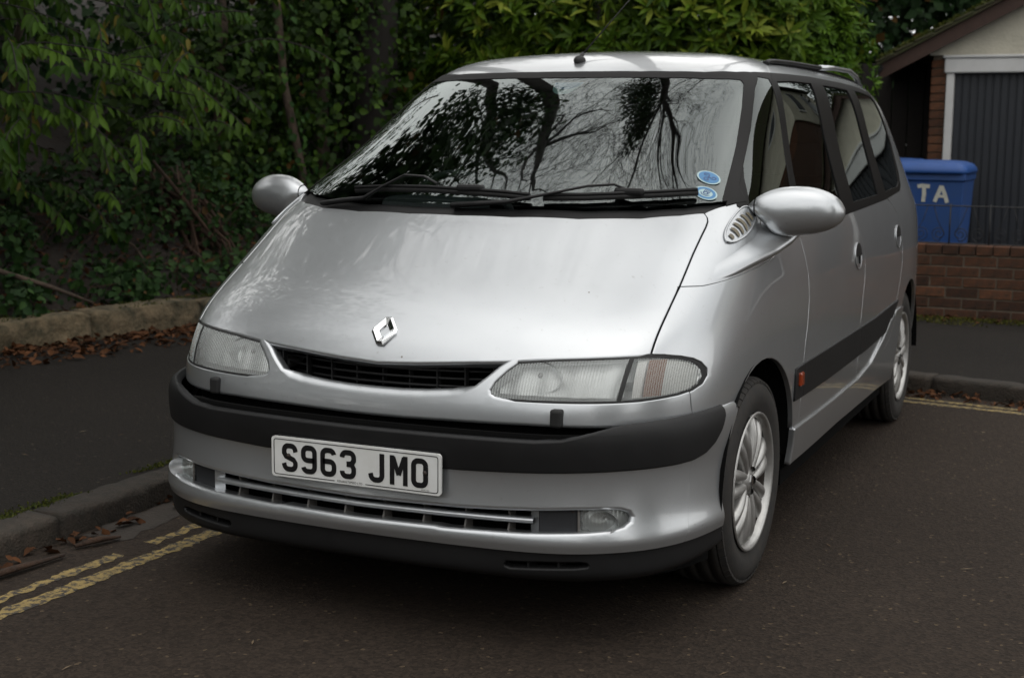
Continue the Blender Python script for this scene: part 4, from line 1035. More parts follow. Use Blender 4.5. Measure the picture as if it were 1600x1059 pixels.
mat('kerb_stone',(.046,.035,.026),.9,noise_scale=22,color2=(.022,.0185,.013),bump=.8,bump_scale=110,obj_var=.22,detail=10)
mat('gutter_concrete',(.042,.034,.027),.95,noise_scale=10,color2=(.026,.021,.017),bump=.4,bump_scale=80)
def yellow():
    m=mat('yellow_paint',(.34,.245,.085),.75,noise_scale=16,color2=(.20,.145,.055),bump=.4,bump_scale=120)
    n=m.node_tree.nodes; l=m.node_tree.links; b=n['Principled BSDF']; src=b.inputs['Base Color'].links[0].from_socket
    tc=n.new('ShaderNodeTexCoord'); t=n.new('ShaderNodeTexNoise'); t.inputs['Scale'].default_value=38; t.inputs['Detail'].default_value=8; t.inputs['Roughness'].default_value=.7; l.new(tc.outputs['Object'],t.inputs['Vector'])
    r=n.new('ShaderNodeValToRGB'); r.color_ramp.elements[0].position=.47; r.color_ramp.elements[1].position=.55; l.new(t.outputs['Fac'],r.inputs['Fac'])
    mx=n.new('ShaderNodeMix'); mx.data_type='RGBA'; l.new(r.outputs['Color'],mx.inputs['Factor']); l.new(src,mx.inputs['A']); mx.inputs['B'].default_value=(.035,.030,.026,1); l.new(mx.outputs['Result'],b.inputs['Base Color'])
yellow()
mat('old_stone',(.15,.112,.066),.95,noise_scale=8,color2=(.020,.020,.010),bump=1.,bump_scale=50,obj_var=.3,detail=10)
mat('brick',(.095,.034,.013),.9,noise_scale=18,color2=(.038,.020,.011),bump=.6,bump_scale=90,obj_var=.5)
mat('brick_mortar',(.12,.098,.072),.95,noise_amt=.4,noise_scale=30)
mat('soil',(.010,.0075,.005),.95,noise_scale=6,color2=(.018,.011,.007),bump=1.,bump_scale=30)
mat('iron',(.010,.010,.011),.55,noise_amt=.3,noise_scale=40)
mat('white_gloss',(.55,.55,.54),.45,noise_amt=.12,noise_scale=6)
mat('garage_door',(.011,.014,.020),.5,noise_amt=.25,noise_scale=3)
mat('render_wall',(.52,.49,.40),.95,noise_amt=.18,noise_scale=5,bump=.7,bump_scale=45)
mat('roof_tile',(.05,.035,.025),.9,noise_scale=5,color2=(.05,.07,.018),bump=.5,bump_scale=40,obj_var=.2)
mat('barge_board',(.045,.020,.012),.7,noise_amt=.3,noise_scale=20)
mat('dark_timber',(.014,.010,.008),.85,noise_amt=.4,noise_scale=12,obj_var=.2)
mat('bin_blue',(.010,.056,.22),.6,color2=(.02,.06,.18),noise_amt=.15,noise_scale=5); mat('bin_lid_blue',(.010,.064,.25),.55,noise_amt=.15,noise_scale=5)
mat('white_brush_paint',(.55,.55,.48),.8,noise_amt=.25,noise_scale=60)
mat('bark',(.045,.035,.026),.95,noise_scale=12,color2=(.085,.062,.045),bump=.8,bump_scale=40)
mat('pale_bark',(.075,.050,.034),.9,noise_scale=9,color2=(.026,.020,.014),bump=1.,bump_scale=40,detail=10)
mat('root_bark',(.050,.025,.013),.95,noise_scale=25,color2=(.022,.012,.007),bump=.9,bump_scale=60)
mat('twig_dark',(.020,.017,.014),.9)

KZ=.085
MB().add([(-70,-70,0),(70,-70,0),(70,70,0),(-70,70,0)],[(0,1,2,3)],0,False).build('road','road_asphalt')['kind']='structure'
# pavement: left strip and the return behind the car
KR=lambda x: 4.404-.213*(x-.82)                   # rear kerb face line
pv=[(-1.41,-14),(-1.41,3.15),(-1.36,3.50),(-1.20,3.90),(-.92,4.25),(-.55,4.50),(-.1,KR(-.1)+.14),(.82,KR(.82)+.13),(2.5,KR(2.5)+.13),(9,KR(9)+.13),(9,9),(9,16),(-12,16),(-12,-14)]
MB().add([(x,y,KZ-.002) for x,y in pv],[tuple(range(len(pv)))],0,False).build('pavement','pavement_asphalt')['kind']='structure'
def kerb_stone(a,b,w=.125,name='kerb_stone',parent=None,gap_=.012):
    a=Vector((a[0],a[1],0)); b=Vector((b[0],b[1],0)); d=(b-a); L=d.length-gap_; d.normalize(); nrm_=Vector((-d.y,d.x,0))
    prof=[(0,-.06),(0,KZ-.022),(.004,KZ-.010),(.013,KZ-.002),(.026,KZ+.002),(w,KZ+.004),(w,-.06)]
    V=[];seg=24
    for i in range(seg+1):
        for (p,z) in prof:
            j=noise.noise(Vector((a.x*3+i*.45,a.y*3+p*30,z*40)))*.006+noise.noise(Vector((a.x*3+i*1.7,a.y*7+p*70,z*90)))*.004
            V.append(tuple(a+d*(gap_/2+L*i/seg)+nrm_*(p+j)+Vector((0,0,z+j*(z>0)))))
    n=len(prof); F=[(i*n+k,(i+1)*n+k,(i+1)*n+k+1,i*n+k+1) for i in range(seg) for k in range(n-1)]+[tuple(range(n)),tuple(seg*n+k for k in reversed(range(n)))]
    o=MB().add(V,F,0,True).build(name,'kerb_stone',parent); fixn(o); return o
kl=empty('kerb',(-1.3,0,0),label='row of weathered kerb stones along the left pavement edge',cat='kerb')
y=.30-.915*5
while y<3.0: kerb_stone((-1.285,y),(-1.285,y+.915),parent=kl); y+=.915
kb=empty('kerb',(1.5,4.3,0),label='row of kerb stones along the pavement behind the car',cat='kerb')
x=7.2
for k in range(9):
    x2=x-.90; kerb_stone((x,KR(x)),(x2,KR(x2)),parent=kb) if False else kerb_stone((x2,KR(x2)),(x,KR(x)),parent=kb); x=x2
# gutter patch and double yellow lines with ragged edges
def ragged(pts, hw, z, seed, step=.025, amp=.006):
    rr=random.Random(seed); V=[];F=[]
    P_=[Vector((*p,0)) for p in pts]; out=[]
    for a,b in zip(P_[:-1],P_[1:]):
        n=max(2,int((b-a).length/step)); out+=[a+(b-a)*k/n for k in range(n)]
    out.append(P_[-1])
    for i,p in enumerate(out):
        d=(out[min(i+1,len(out)-1)]-out[max(i-1,0)]).normalized(); nn=Vector((-d.y,d.x,0))
        w1=hw+rr.uniform(-amp,amp)+.006*noise.noise(p*3+Vector((seed,0,0))); w2=hw+rr.uniform(-amp,amp)+.006*noise.noise(p*3+Vector((0,seed,0)))
        V+=[tuple(p+nn*w1+Vector((0,0,z))),tuple(p-nn*w2+Vector((0,0,z)))]
    return V,[(2*i,2*i+1,2*i+3,2*i+2) for i in range(len(out)-1)]
for nm,pts,hw,sd_,lab in (
  ('yellow_line',[(-.905,-9),(-.935,-.3),(-.900,.62),(-.89,3.0)],.031,1,'worn yellow line on the left, the one farther from the kerb'),
  ('yellow_line',[(-1.015,-9),(-1.035,-.22),(-1.005,.55),(-.995,3.0)],.022,2,'worn yellow line on the left, the one nearer the kerb'),
  ('yellow_line',[(-.3,4.16),(.835,4.10),(1.39,4.02),(7,2.85)],.028,3,'yellow line behind the car, the one farther from the kerb'),
  ('yellow_line',[(-.3,4.27),(.835,4.20),(1.39,4.11),(7,2.95)],.022,4,'yellow line behind the car, the one nearer the kerb')):
    V,F=ragged(pts,hw,.0015,sd_,.02,.009)
    if sd_==2: F=[f for f in F if not (.26<V[f[0]][1]<.40)]
    V_=V; tag(MB().add(V,F,0,False).build(nm,'yellow_paint'),lab,'road marking')
V,F=ragged([(-1.19,.38),(-1.20,.8),(-1.21,1.6)],.085,.0016,9,.04,.02); MB().add(V,F,0,False).build('gutter_patch','gutter_concrete')['kind']='structure'

# low stone wall on the left (blocks) and the bank behind it
WL=lambda y: -3.97+.236*(y-2.8)+(0 if y<4 else -.0)      # wall face x at y
lw=empty('stone_wall',(-3.9,3,KZ),label='low mossy stone wall along the back of the left pavement',cat='wall')
rr=random.Random(3); y=-3.0
while y<7.2:
    L=rr.uniform(.45,1.0); x0,x1=WL(y),WL(y+L); h=KZ+.155+rr.uniform(-.015,.02); V=[]; seg=16
    d=Vector((x1-x0,L,0)).normalized(); nn=Vector((-d.y,d.x,0))
    seg=26; prof=[(0,KZ-.05)]+[(.0,KZ+t) for t in (.0,.03,.06,.09,.115)]+[(.006,h-.018),(.018,h-.004),(.04,h),(.08,h+.006),(.13,h+.008),(.19,h+.002),(.24,h-.005),(.25,KZ-.05)]
    rx=rr.uniform(-.03,.03)
    for i in range(seg+1):
        base=Vector((x0+rx,y,0))+d*(math.hypot(x1-x0,L)*(i/seg)*.99)
        for k,(p,z) in enumerate(prof):
            q=base+nn*p+Vector((0,0,z)); j=noise.noise(q*4)*.014+noise.noise(q*14)*.013+abs(noise.noise(q*34))*.016
            e=.020 if i in (0,seg) else (.006 if i in (1,seg-1) else 0)
            V.append(tuple(q+nn*((j+e) if k<7 else 0)+Vector((0,0,(j*.7-e) if 5<k<13 else 0))))
    n=len(prof); F=[(i*n+k,(i+1)*n+k,(i+1)*n+k+1,i*n+k+1) for i in range(seg) for k in range(n-1)]+[tuple(range(n)),tuple(seg*n+k for k in reversed(range(n)))]
    fixn(MB().add(V,F).build('stone','old_stone',lw)); y+=L
NX,NY=44,70; V=[]
def bank_z(x,y):
    dd=WL(y)-.15-x; 
    return KZ+.10+max(0,dd)*.42*min(1,dd*1.5+.2)+.10*noise.noise(Vector((x*1.3,y*1.3,0)))+.04*noise.noise(Vector((x*5,y*5,2))) if dd>0 else KZ+.05
for i in range(NY+1):
    y=-6+24*i/NY
    for j in range(NX+1):
        dd=-.02+9.0*(j/NX)**1.3; x=WL(min(y,7.2))-.10-dd; V.append((x,y,bank_z(x,y)))
MB().add(V,[(i*(NX+1)+j,i*(NX+1)+j+1,(i+1)*(NX+1)+j+1,(i+1)*(NX+1)+j) for i in range(NY) for j in range(NX)]).build('earth_bank','soil')['kind']='structure'
# soil behind the brick wall under the bushes
MB().add([(-6,7.15,KZ+.02),(-.15,7.15,KZ+.02),(-.15,18,KZ+.05),(-6,18,KZ+.6)],[(0,1,2,3)],0,False).build('planting_bed','soil')['kind']='structure'

# ------------------------------------------------------------------ brick wall with railing
BW=empty('brick_wall',(1.2,7.1,KZ),label='low red brick garden wall with iron railing, behind the car on the right',cat='wall')
def brick_mesh(l,w_,h): return MB().bbox((0,0,0),(l,w_,h),.004).mesh('brick','brick')
bs=brick_mesh(.213,.104,.064)
WX0,WX1,WY=-3.4,3.6,7.05
MB().box((WX0,WY+.006,KZ-.1),(WX1,WY+.205,KZ+.443)).build('mortar_core','brick_mortar',BW)
rr=random.Random(5)
def put_brick(me,x,y,z,par,rz=0.):
    o=bpy.data.objects.new('brick',me); COL.objects.link(o); o.parent=par; o.matrix_parent_inverse=Matrix.Translation(-Vector(par.location)); o.location=(x,y+rr.uniform(-.004,.003),z+rr.uniform(-.001,.001)); o.rotation_euler=(rr.uniform(-.01,.01),0,rz+rr.uniform(-.008,.008)); return o
for r in range(6):
    z=KZ-.006+.0745*r; x=WX0+(-.11 if r%2 else 0)
    while x<WX1:
        if x>-.65 and x<2.3: put_brick(bs,x,WY,z,BW)
        x+=.2235
cs_=brick_mesh(.104,.213,.064); x=-.65
while x<2.3: put_brick(cs_,x,WY-.004,KZ+.444,BW); x+=.1125
RY=WY+.10; RT=.862
RLG=empty('iron_railing',(1,RY,.56),label='black wrought iron railing with scrolls on top of the brick wall',cat='railing')
MB().tube([(-2.6,RY,RT),(3.2,RY,RT)],.005,6).build('top_rail','iron',RLG); MB().tube([(-2.6,RY,.600),(3.2,RY,.600)],.004,6).build('bottom_rail','iron',RLG)

xs_=[.345+.268*k for k in range(-6,9)]
for x in xs_: MB().tube([(x,RY,.55),(x,RY,RT+.015)],.0055,6).build('railing_post','iron',RLG)
for k,x in enumerate(xs_[:-1]):
    for s in (-1,1):
        cx=x+.134+s*.062; pts=[]
        for j in range(34):
            a=-pi/2+s*(-1)*j*.34; r=.052*(1-j/40); pts.append((cx+r*math.cos(a),RY,.665+r*math.sin(a)))
        pts=[(x+.134+s*.115,RY,RT-.05),(x+.134+s*.075,RY,.745)][:1]+pts[::-1] if False else pts
        MB().tube(pts,.0028,5).build('scroll','iron',RLG)
        MB().tube([(cx,RY,.613),(x+.134+s*.10,RY,.66),(x+.134+s*.05,RY,.76),(x+.134+s*.02,RY,RT)],.0028,5).build('scroll_stem','iron',RLG)

# ------------------------------------------------------------------ wheelie bins
def bin_(x,y,lab,letters=False):
    B=empty('wheelie_bin',(x,y,KZ),label=lab,cat='bin')
    n=4; V=[]
    def rect(w_,d_,z,dy=0): return [(x+sx*w_/2,y+dy+sy*d_/2,z) for sx,sy in ((-1,-1),(1,-1),(1,1),(-1,1))]
    secs=[rect(.46,.50,KZ+.06,.03),rect(.47,.52,KZ+.10,.03),rect(.555,.66,KZ+.93),rect(.575,.69,KZ+.935),rect(.575,.69,KZ+.985)]
    V=[v for s_ in secs for v in s_]; F=[(i*4+k,i*4+(k+1)%4,(i+1)*4+(k+1)%4,(i+1)*4+k) for i in range(4) for k in range(4)]+[(3,2,1,0)]
    o=MB().add(V,F,0,False).build('bin_body','bin_blue',B); m_=o.modifiers.new('b','BEVEL'); m_.width=.018; m_.segments=3
    # domed lid with a lip
    lid=MB(); rows=[]
    for (w_,d_,z) in ((.60,.72,KZ+.985),(.612,.735,KZ+1.0),(.60,.72,KZ+1.025),(.55,.66,KZ+1.055),(.44,.52,KZ+1.075),(.2,.25,KZ+1.083)):
        rows.append([(x+a*w_,y-.01+b*d_,z) for a,b in rrect(1,1,.12,5)])
    m2=len(rows[0]); lid.add([v for r_ in rows for v in r_],[(i*m2+k,i*m2+(k+1)%m2,(i+1)*m2+(k+1)%m2,(i+1)*m2+k) for i in range(len(rows)-1) for k in range(m2)]+[tuple(range(5*m2,6*m2)),tuple(reversed(range(m2)))]); lo=fixn(lid.build('lid','bin_lid_blue',B))
    MB().tube([(x-.23,y+.37,KZ+1.0),(x+.23,y+.37,KZ+1.0)],.016,8).build('handle','bin_blue',B)
    for s in (-1,1): MB().lathe([(-.03,.02),(-.03,.09),(.03,.09),(.03,.02)],18,'x',(x+s*.25,y+.28,KZ+.095)).build('wheel','black_rubber',B)
    if letters:
        def fw(a,b,c):
            zz=.92+b; yy=y-.33-(zz-(KZ+.93))*(-.085)*1.0; t=(zz-KZ-.10)/.83; yy=y+.03*(1-t)-(.26+.07*t)-.004; return (a,yy+c,zz)
        for ch,strokes in (('T',[[(-.055,.062),(-.02,.07),(.05,.064)],[(0,.06),(.004,0),(-.004,-.072)]]),('A',[[(-.055,-.07),(-.02,.02),(.0,.072)],[(0,.07),(.03,.0),(.052,-.075)],[(-.03,-.018),(.034,-.022)]])):
            mb=MB(); xo={'T':.335,'A':.462}[ch]
            for q in strokes: q=[(a_*.85,b_*.85) for a_,b_ in q]; ribbon(mb,q,.028 if ch=='T' or len(q)>2 else .02,-.001*len(mb.F)/3,f=fw,x0=xo+(x-.345))
            fixn(mb.build('painted_letter','white_brush_paint',o))
    return B
bin_(.345,8.10,'blue wheelie bin with white painted letters behind the railing',True)
bin_(-.10,8.95,'second blue wheelie bin, only its lid corner showing behind the lettered bin')

# ------------------------------------------------------------------ garage
GY=10.0
GA=empty('garage',(1.3,GY,KZ),label='brick garage with black ribbed door, white frame and rendered gable',cat='garage')
X0,X1=.034,2.66
MB().box((X0+.012,GY+.015,0),(.165,GY+5,2.06)).box((X1-.13,GY+.015,0),(X1-.012,GY+5,2.06)).box((X0+.02,GY+4.8,0),(X1-.02,GY+5.0,2.06)).build('mortar_core','brick_mortar',GA)
hs=brick_mesh(.128,.104,.064); 
for r in range(27):
    z=.02+.0745*r
    put_brick(hs,X0,GY,z,GA); put_brick(hs,X1-.128,GY,z,GA)
    for k in range(4):
        yy=GY+.112+(.11 if r%2 else 0)+.2235*k; o=put_brick(bs,X0+.104,yy,z,GA,pi/2)
for a_ in (.168,X1-.236): MB().bbox((a_,GY-.025,0),(a_+.068,GY+.06,1.905),.008).build('door_post','white_gloss',GA)
MB().bbox((.150,GY-.045,1.906),(X1-.150,GY+.06,2.035),.012).bbox((.135,GY-.06,2.036),(X1-.135,GY+.06,2.062),.008).build('door_header','white_gloss',GA)
MB().box((.236,GY+.05,0),(X1-.236,GY+.07,1.906)).build('door_panel','garage_door',GA)
xx=.24; rib=MB().bbox((0,0,0),(.052,.016,1.82),.006).mesh('door_rib','garage_door')
while xx<X1-.29:
    o=bpy.data.objects.new('door_rib',rib); COL.objects.link(o); o.parent=GA; o.matrix_parent_inverse=Matrix.Translation(-Vector(GA.location)); o.location=(xx,GY+.036,.085); xx+=.0655
# gable
AXm=(X0+X1)/2; sl_=.52; zl=lambda x: 1.98+sl_*(min(x,2*AXm-x)+.39)
MB().prism([(X0-.02,2.064),(X1+.02,2.064),(X1+.02,zl(X0-.02)-.06),(AXm,zl(AXm)-.07),(X0-.02,zl(X0-.02)-.06)],GY-.005,GY+.12,0,lambda a,b,c:(a,c,b)).build('gable','render_wall',GA)
for s in (0,1):
    f=(lambda a:a) if s==0 else (lambda a:2*AXm-a)
    th=.10
    q=MB().add([(f(-.39),GY-.16,zl(-.39)-.13),(f(-.39),GY-.16,zl(-.39)),(f(AXm),GY-.16,zl(AXm)),(f(AXm),GY-.16,zl(AXm)-.13),(f(-.39),GY-.13,zl(-.39)-.13),(f(-.39),GY-.13,zl(-.39)),(f(AXm),GY-.13,zl(AXm)),(f(AXm),GY-.13,zl(AXm)-.13)],[(0,1,2,3),(7,6,5,4),(0,3,7,4),(1,5,6,2),(0,4,5,1)],0,False); fixn(q.build('barge_board','barge_board',GA))
    rs=MB().add([(f(-.42),GY-.20,zl(-.42)+.005),(f(AXm),GY-.20,zl(AXm)+.005),(f(AXm),GY+5.2,zl(AXm)+.005),(f(-.42),GY+5.2,zl(-.42)+.005),(f(-.42),GY-.20,zl(-.42)+.03),(f(AXm),GY-.20,zl(AXm)+.03),(f(AXm),GY+5.2,zl(AXm)+.03),(f(-.42),GY+5.2,zl(-.42)+.03)],[(0,1,2,3),(4,5,6,7),(0,1,5,4),(1,2,6,5),(2,3,7,6),(3,0,4,7)],0,False); ro=fixn(rs.build('roof_slope','roof_tile',GA))
    tile=MB(); L=math.hypot(1,sl_); tl=MB().bbox((0,0,0),(.17,.26,.016),.004).mesh('roof_tile','roof_tile')
    for i in range(10):
        for j in range(3):
            a=-.42+i*.165; o=bpy.data.objects.new('roof_tile',tl); COL.objects.link(o); o.parent=ro
            o.location=(f(a),GY-.22+j*.27,zl(a)+.034+.004*(i%2)); o.rotation_euler=(0,-math.atan(sl_)+.05,0) if s==0 else (0,math.atan(sl_)-.05+pi,0)
MB().tube([(-.41,GY-.18,zl(-.41)-.02),(-.41,GY+5.1,zl(-.41)-.02)],.05,8,flat=.8).build('gutter','black_plastic',GA)
SF=empty('timber_fence',(-1.1,GY+.7,KZ),label='dark vertical board fence in the shade left of the garage',cat='fence')
bd_=MB().bbox((0,0,0),(.142,.022,1.95),.004).mesh('board','dark_timber')
for k in range(16):
    o=bpy.data.objects.new('board',bd_); COL.objects.link(o); o.parent=SF; o.matrix_parent_inverse=Matrix.Translation(-Vector(SF.location)); o.location=(-2.36+.15*k,GY+.70+rr.uniform(-.006,.006),KZ)
MB().box((-2.4,GY+.725,.5),(.02,GY+.775,.58)).box((-2.4,GY+.725,1.5),(.02,GY+.775,1.58)).build('fence_rail','dark_timber',SF)
# driveway
MB().add([(-.1,7.28,KZ+.004),(6,7.28,KZ+.004),(6,16,KZ+.004),(-.1,16,KZ+.004)],[(0,1,2,3)],0,False).build('driveway','gutter_concrete')['kind']='structure'

# ------------------------------------------------------------------ house beyond the garage
HX,HY=3.25,10.6
HO=empty('house',(HX+4,HY+4,KZ),label='brick and cream rendered house to the right of the garage',cat='house')
MB().box((HX,HY,0),(HX+8,HY+8,3.3)).build('brick_storey','brick',HO); MB().box((HX-.03,HY-.03,3.301),(HX+8.03,HY+8.03,5.4)).build('rendered_storey','render_wall',HO)
fixn(MB().prism([(HX-.5,5.3),(HX+8.5,5.3),(HX+4,8.6)],HY-.4,HY+8.4,0,lambda a,b,c:(a,c,b)).build('roof','roof_tile',HO))
for wx,wz in ((1.0,.9),(4.6,.9),(1.0,3.6),(4.6,3.6)):
    f_=MB().box((HX+wx,HY-.07,wz),(HX+wx+1.8,HY-.031,wz+1.25)).build('window','white_gloss',HO)
    for k in range(3): MB().box((HX+wx+.06+k*.57,HY-.085,wz+.07),(HX+wx+.59+k*.57,HY-.071,wz+1.18)).build('pane','garage_door',f_)
for wy,wz in ((1.5,.9),(4.6,3.6),(1.5,3.6)):
    f_=MB().box((HX-.07,HY+wy,wz),(HX-.031,HY+wy+1.3,wz+1.2)).build('window','white_gloss',HO); MB().box((HX-.085,HY+wy+.07,wz+.07),(HX-.071,HY+wy+1.23,wz+1.13)).build('pane','garage_door',f_)

# ------------------------------------------------------------------ vegetation
def fast_mesh(name, V, F, mname, col=None):
    V=np.ascontiguousarray(V,np.float32); F=np.ascontiguousarray(F,np.int32); m,k=F.shape
    me=bpy.data.meshes.new(name); me.vertices.add(len(V)); me.vertices.foreach_set('co',V.ravel())
    me.loops.add(m*k); me.loops.foreach_set('vertex_index',F.ravel()); me.polygons.add(m); me.polygons.foreach_set('loop_start',np.arange(0,m*k,k,dtype=np.int32))
    me.materials.append(MATS[mname])
    if col is not None:
        a=me.attributes.new('col','FLOAT_COLOR','POINT'); c=np.ones((len(V),4),np.float32); c[:,:3]=col; a.data.foreach_set('color',c.ravel())
    me.update(calc_edges=True); return me
T8=np.array([(0,0,0),(.33,0,-.05),(.68,0,-.07),(1,0,-.16),(.28,-.46,.04),(.62,-.40,.02),(.28,.46,.04),(.62,.40,.02)],float)
F8=np.array([(0,4,1),(1,4,5),(1,5,2),(2,5,3),(0,1,6),(1,7,6),(1,2,7),(2,3,7)])
T4=np.array([(0,0,0),(.45,-.5,.08),(.45,.5,.08),(1,0,-.1)],float); F4=np.array([(0,1,3),(0,3,2)])
def nrmz(a): return a/(np.linalg.norm(a,axis=-1,keepdims=True)+1e-9)
def frames(d,u):
    d=nrmz(d); s=nrmz(np.cross(u,d)); n=np.cross(d,s); return d,s,n
def leaf_arrays(P,d,u,L,Wd,detail=True,curl=1.):
    T,F=(T8,F8) if detail else (T4,F4); d,s,n=frames(d,u); N=len(P); k=len(T)
    V=P[:,None]+d[:,None]*(T[None,:,0:1]*L[:,None,None])+s[:,None]*(T[None,:,1:2]*Wd[:,None,None])+n[:,None]*(T[None,:,2:3]*L[:,None,None]*curl)
    return V.reshape(-1,3),(F[None]+np.arange(N)[:,None,None]*k).reshape(-1,3),k
def leaves(name,P,d,u,L,Wd,cols,parent,mname='leaf',detail=True,kind='stuff',singles=0,cam_pos=CAM):
    """leaves of one plant: the nearest `singles` are objects, the rest one mesh"""
    if singles:
        D=np.linalg.norm(P-np.array(cam_pos),axis=1); o=np.argsort(D); one,rest=o[:singles],o[singles:]
        qs=np.quantile(cols.sum(1),[.2,.5,.8]); var=[]
        for q in range(4):
            sel=cols[(np.digitize(cols.sum(1),qs)==q)]; c=sel.mean(0) if len(sel) else cols.mean(0)
            V,F,k=leaf_arrays(np.zeros((1,3)),np.array([[1.,0,0]]),np.array([[0,0,1.]]),np.ones(1),np.full(1,float((Wd/L).mean())),True)
            var.append(fast_mesh('leaf',V,F,mname,np.tile(c,(len(V),1))))
        dd,ss,nn=frames(d[one],u[one])
        for i,k in enumerate(one):
            ob=bpy.data.objects.new('leaf',var[int(np.digitize(cols[k].sum(),qs))]); COL.objects.link(ob); ob.parent=parent
            M=Matrix(((dd[i][0],ss[i][0],nn[i][0]),(dd[i][1],ss[i][1],nn[i][1]),(dd[i][2],ss[i][2],nn[i][2]))).to_4x4(); M=Matrix.Translation(Vector(P[k]))@M@Matrix.Scale(float(L[k]),4)
            ob.matrix_parent_inverse=Matrix.Translation(-Vector(parent.location)); ob.matrix_basis=M
        P,d,u,L,Wd,cols=P[rest],d[rest],u[rest],L[rest],Wd[rest],cols[rest]
    V,F,k=leaf_arrays(P,d,u,L,Wd,detail); o=addobj(name,fast_mesh(name,V,F,mname,np.repeat(cols,k,0)),parent); o['kind']=kind; return o
def rnd(n): return RNG.random(n)
def rdir(n): return nrmz(RNG.normal(size=(n,3)))
def lerp_cols(n,a,b,p=1.): t=rnd(n)[:,None]**p; return np.array(a)*(1-t)+np.array(b)*t
def vnoise(P,sc_,seed=0.): return np.array([noise.noise(Vector((p[0]*sc_+seed,p[1]*sc_,p[2]*sc_))) for p in P])
def shell(n,c,r,inner=.7,zmin=0.,lump=.22,lsc=1.2,seed=0.,front=None):
    """points through the outer part of a lumpy ellipsoid with outward direction"""
    out=rdir(n); 
    if front is not None: out=nrmz(out+np.array(front)*rnd(n)[:,None]*1.2)
    rad=1+lump*vnoise(out*np.array(r),lsc,seed)*2; k=inner+(1-inner)*rnd(n)**.6
    P=np.array(c)+out*np.array(r)*(rad*k)[:,None]; ok=P[:,2]>zmin; nr=nrmz(out/np.array(r)); return P[ok],nr[ok],k[ok]

# rhododendron behind the car: whorls of leaves on the outside of a broad mound
def rhodo(loc,lab,lobes,nw,Lr,c1,c2,singles,bright=.10,group=None,front=(.2,-1,.3),lw=.30):
    R_=empty('rhododendron',loc,label=lab,cat='shrub',group=group)
    Ps=[];ds=[];us=[];Ls=[];cs=[]
    for c,r,frac in lobes:
        P,nr,k=shell(int(nw*frac),c,r,.72,.12,.16,1.1,c[0],front)
        nr=nrmz(nr+np.array((0,0,.35))+RNG.normal(size=nr.shape)*.25)
        for p,n_,kk in zip(P,nr,k):
            m=RNG.integers(7,12); a0=rnd(1)[0]*6.28; t=np.cross(n_,[0,0,1.]); t=nrmz(t); b=np.cross(n_,t); base=lerp_cols(1,c1,c2)[0]*(.75+.5*rnd(1)[0])
            yel=rnd(1)[0]<bright
            for q in range(m):
                a=a0+6.283*q/m+.25*RNG.normal(); tilt=math.radians(58+18*RNG.normal()); dirv=n_*math.cos(tilt)+(t*math.cos(a)+b*math.sin(a))*math.sin(tilt); dirv=dirv+np.array((0,0,-.18))
                Ps.append(p+dirv*.015); ds.append(dirv); us.append(n_+.15*RNG.normal(size=3)); Ls.append(Lr*(.7+.5*rnd(1)[0])); cc=base*(.85+.3*rnd(1)[0])
                if yel and rnd(1)[0]<.6: cc=np.array((.20,.24,.03))*(.6+.7*rnd(1)[0])
                cs.append(cc)
    Ps,ds,us,Ls,cs=map(np.array,(Ps,ds,us,Ls,cs))
    leaves('foliage',Ps,ds,us,Ls,Ls*lw,cs,R_,'glossy_leaf',True,'stuff',singles)
    for c,r,frac in lobes:
        for k in range(5):
            a=RNG.uniform(0,6.28); e=np.array(c)+np.array(r)*np.array((math.cos(a)*.7,math.sin(a)*.7,.3*RNG.uniform(-.5,1)))
            MB().tube([(c[0]+.2*RNG.normal(),c[1]+.2*RNG.normal(),.0),tuple((np.array((c[0],c[1],.3))+e)/2+RNG.normal(size=3)*.1),tuple(e)],[.035,.025,.010],6).build('stem','bark',R_)
    return R_
rhodo((-2.2,8.4,.1),'broad dark green rhododendron with yellowish leaf tips, rising behind the car roof',
      [((-3.1,8.4,1.6),(1.3,1.1,1.5),.55),((-1.9,8.3,1.9),(1.3,1.0,1.7),.65),((-1.35,8.5,1.7),(1.0,1.0,1.6),.55)],1150,.145,(.026,.062,.005),(.085,.140,.010),260,.24)
rhodo((-.2,9.3,.1),'rounded light green shrub with fine leaves, right of the rhododendron',
      [((-.92,8.75,1.55),(.72,.8,1.25),1.0)],900,.085,(.045,.105,.008),(.085,.160,.014),0,.05,lw=.34)

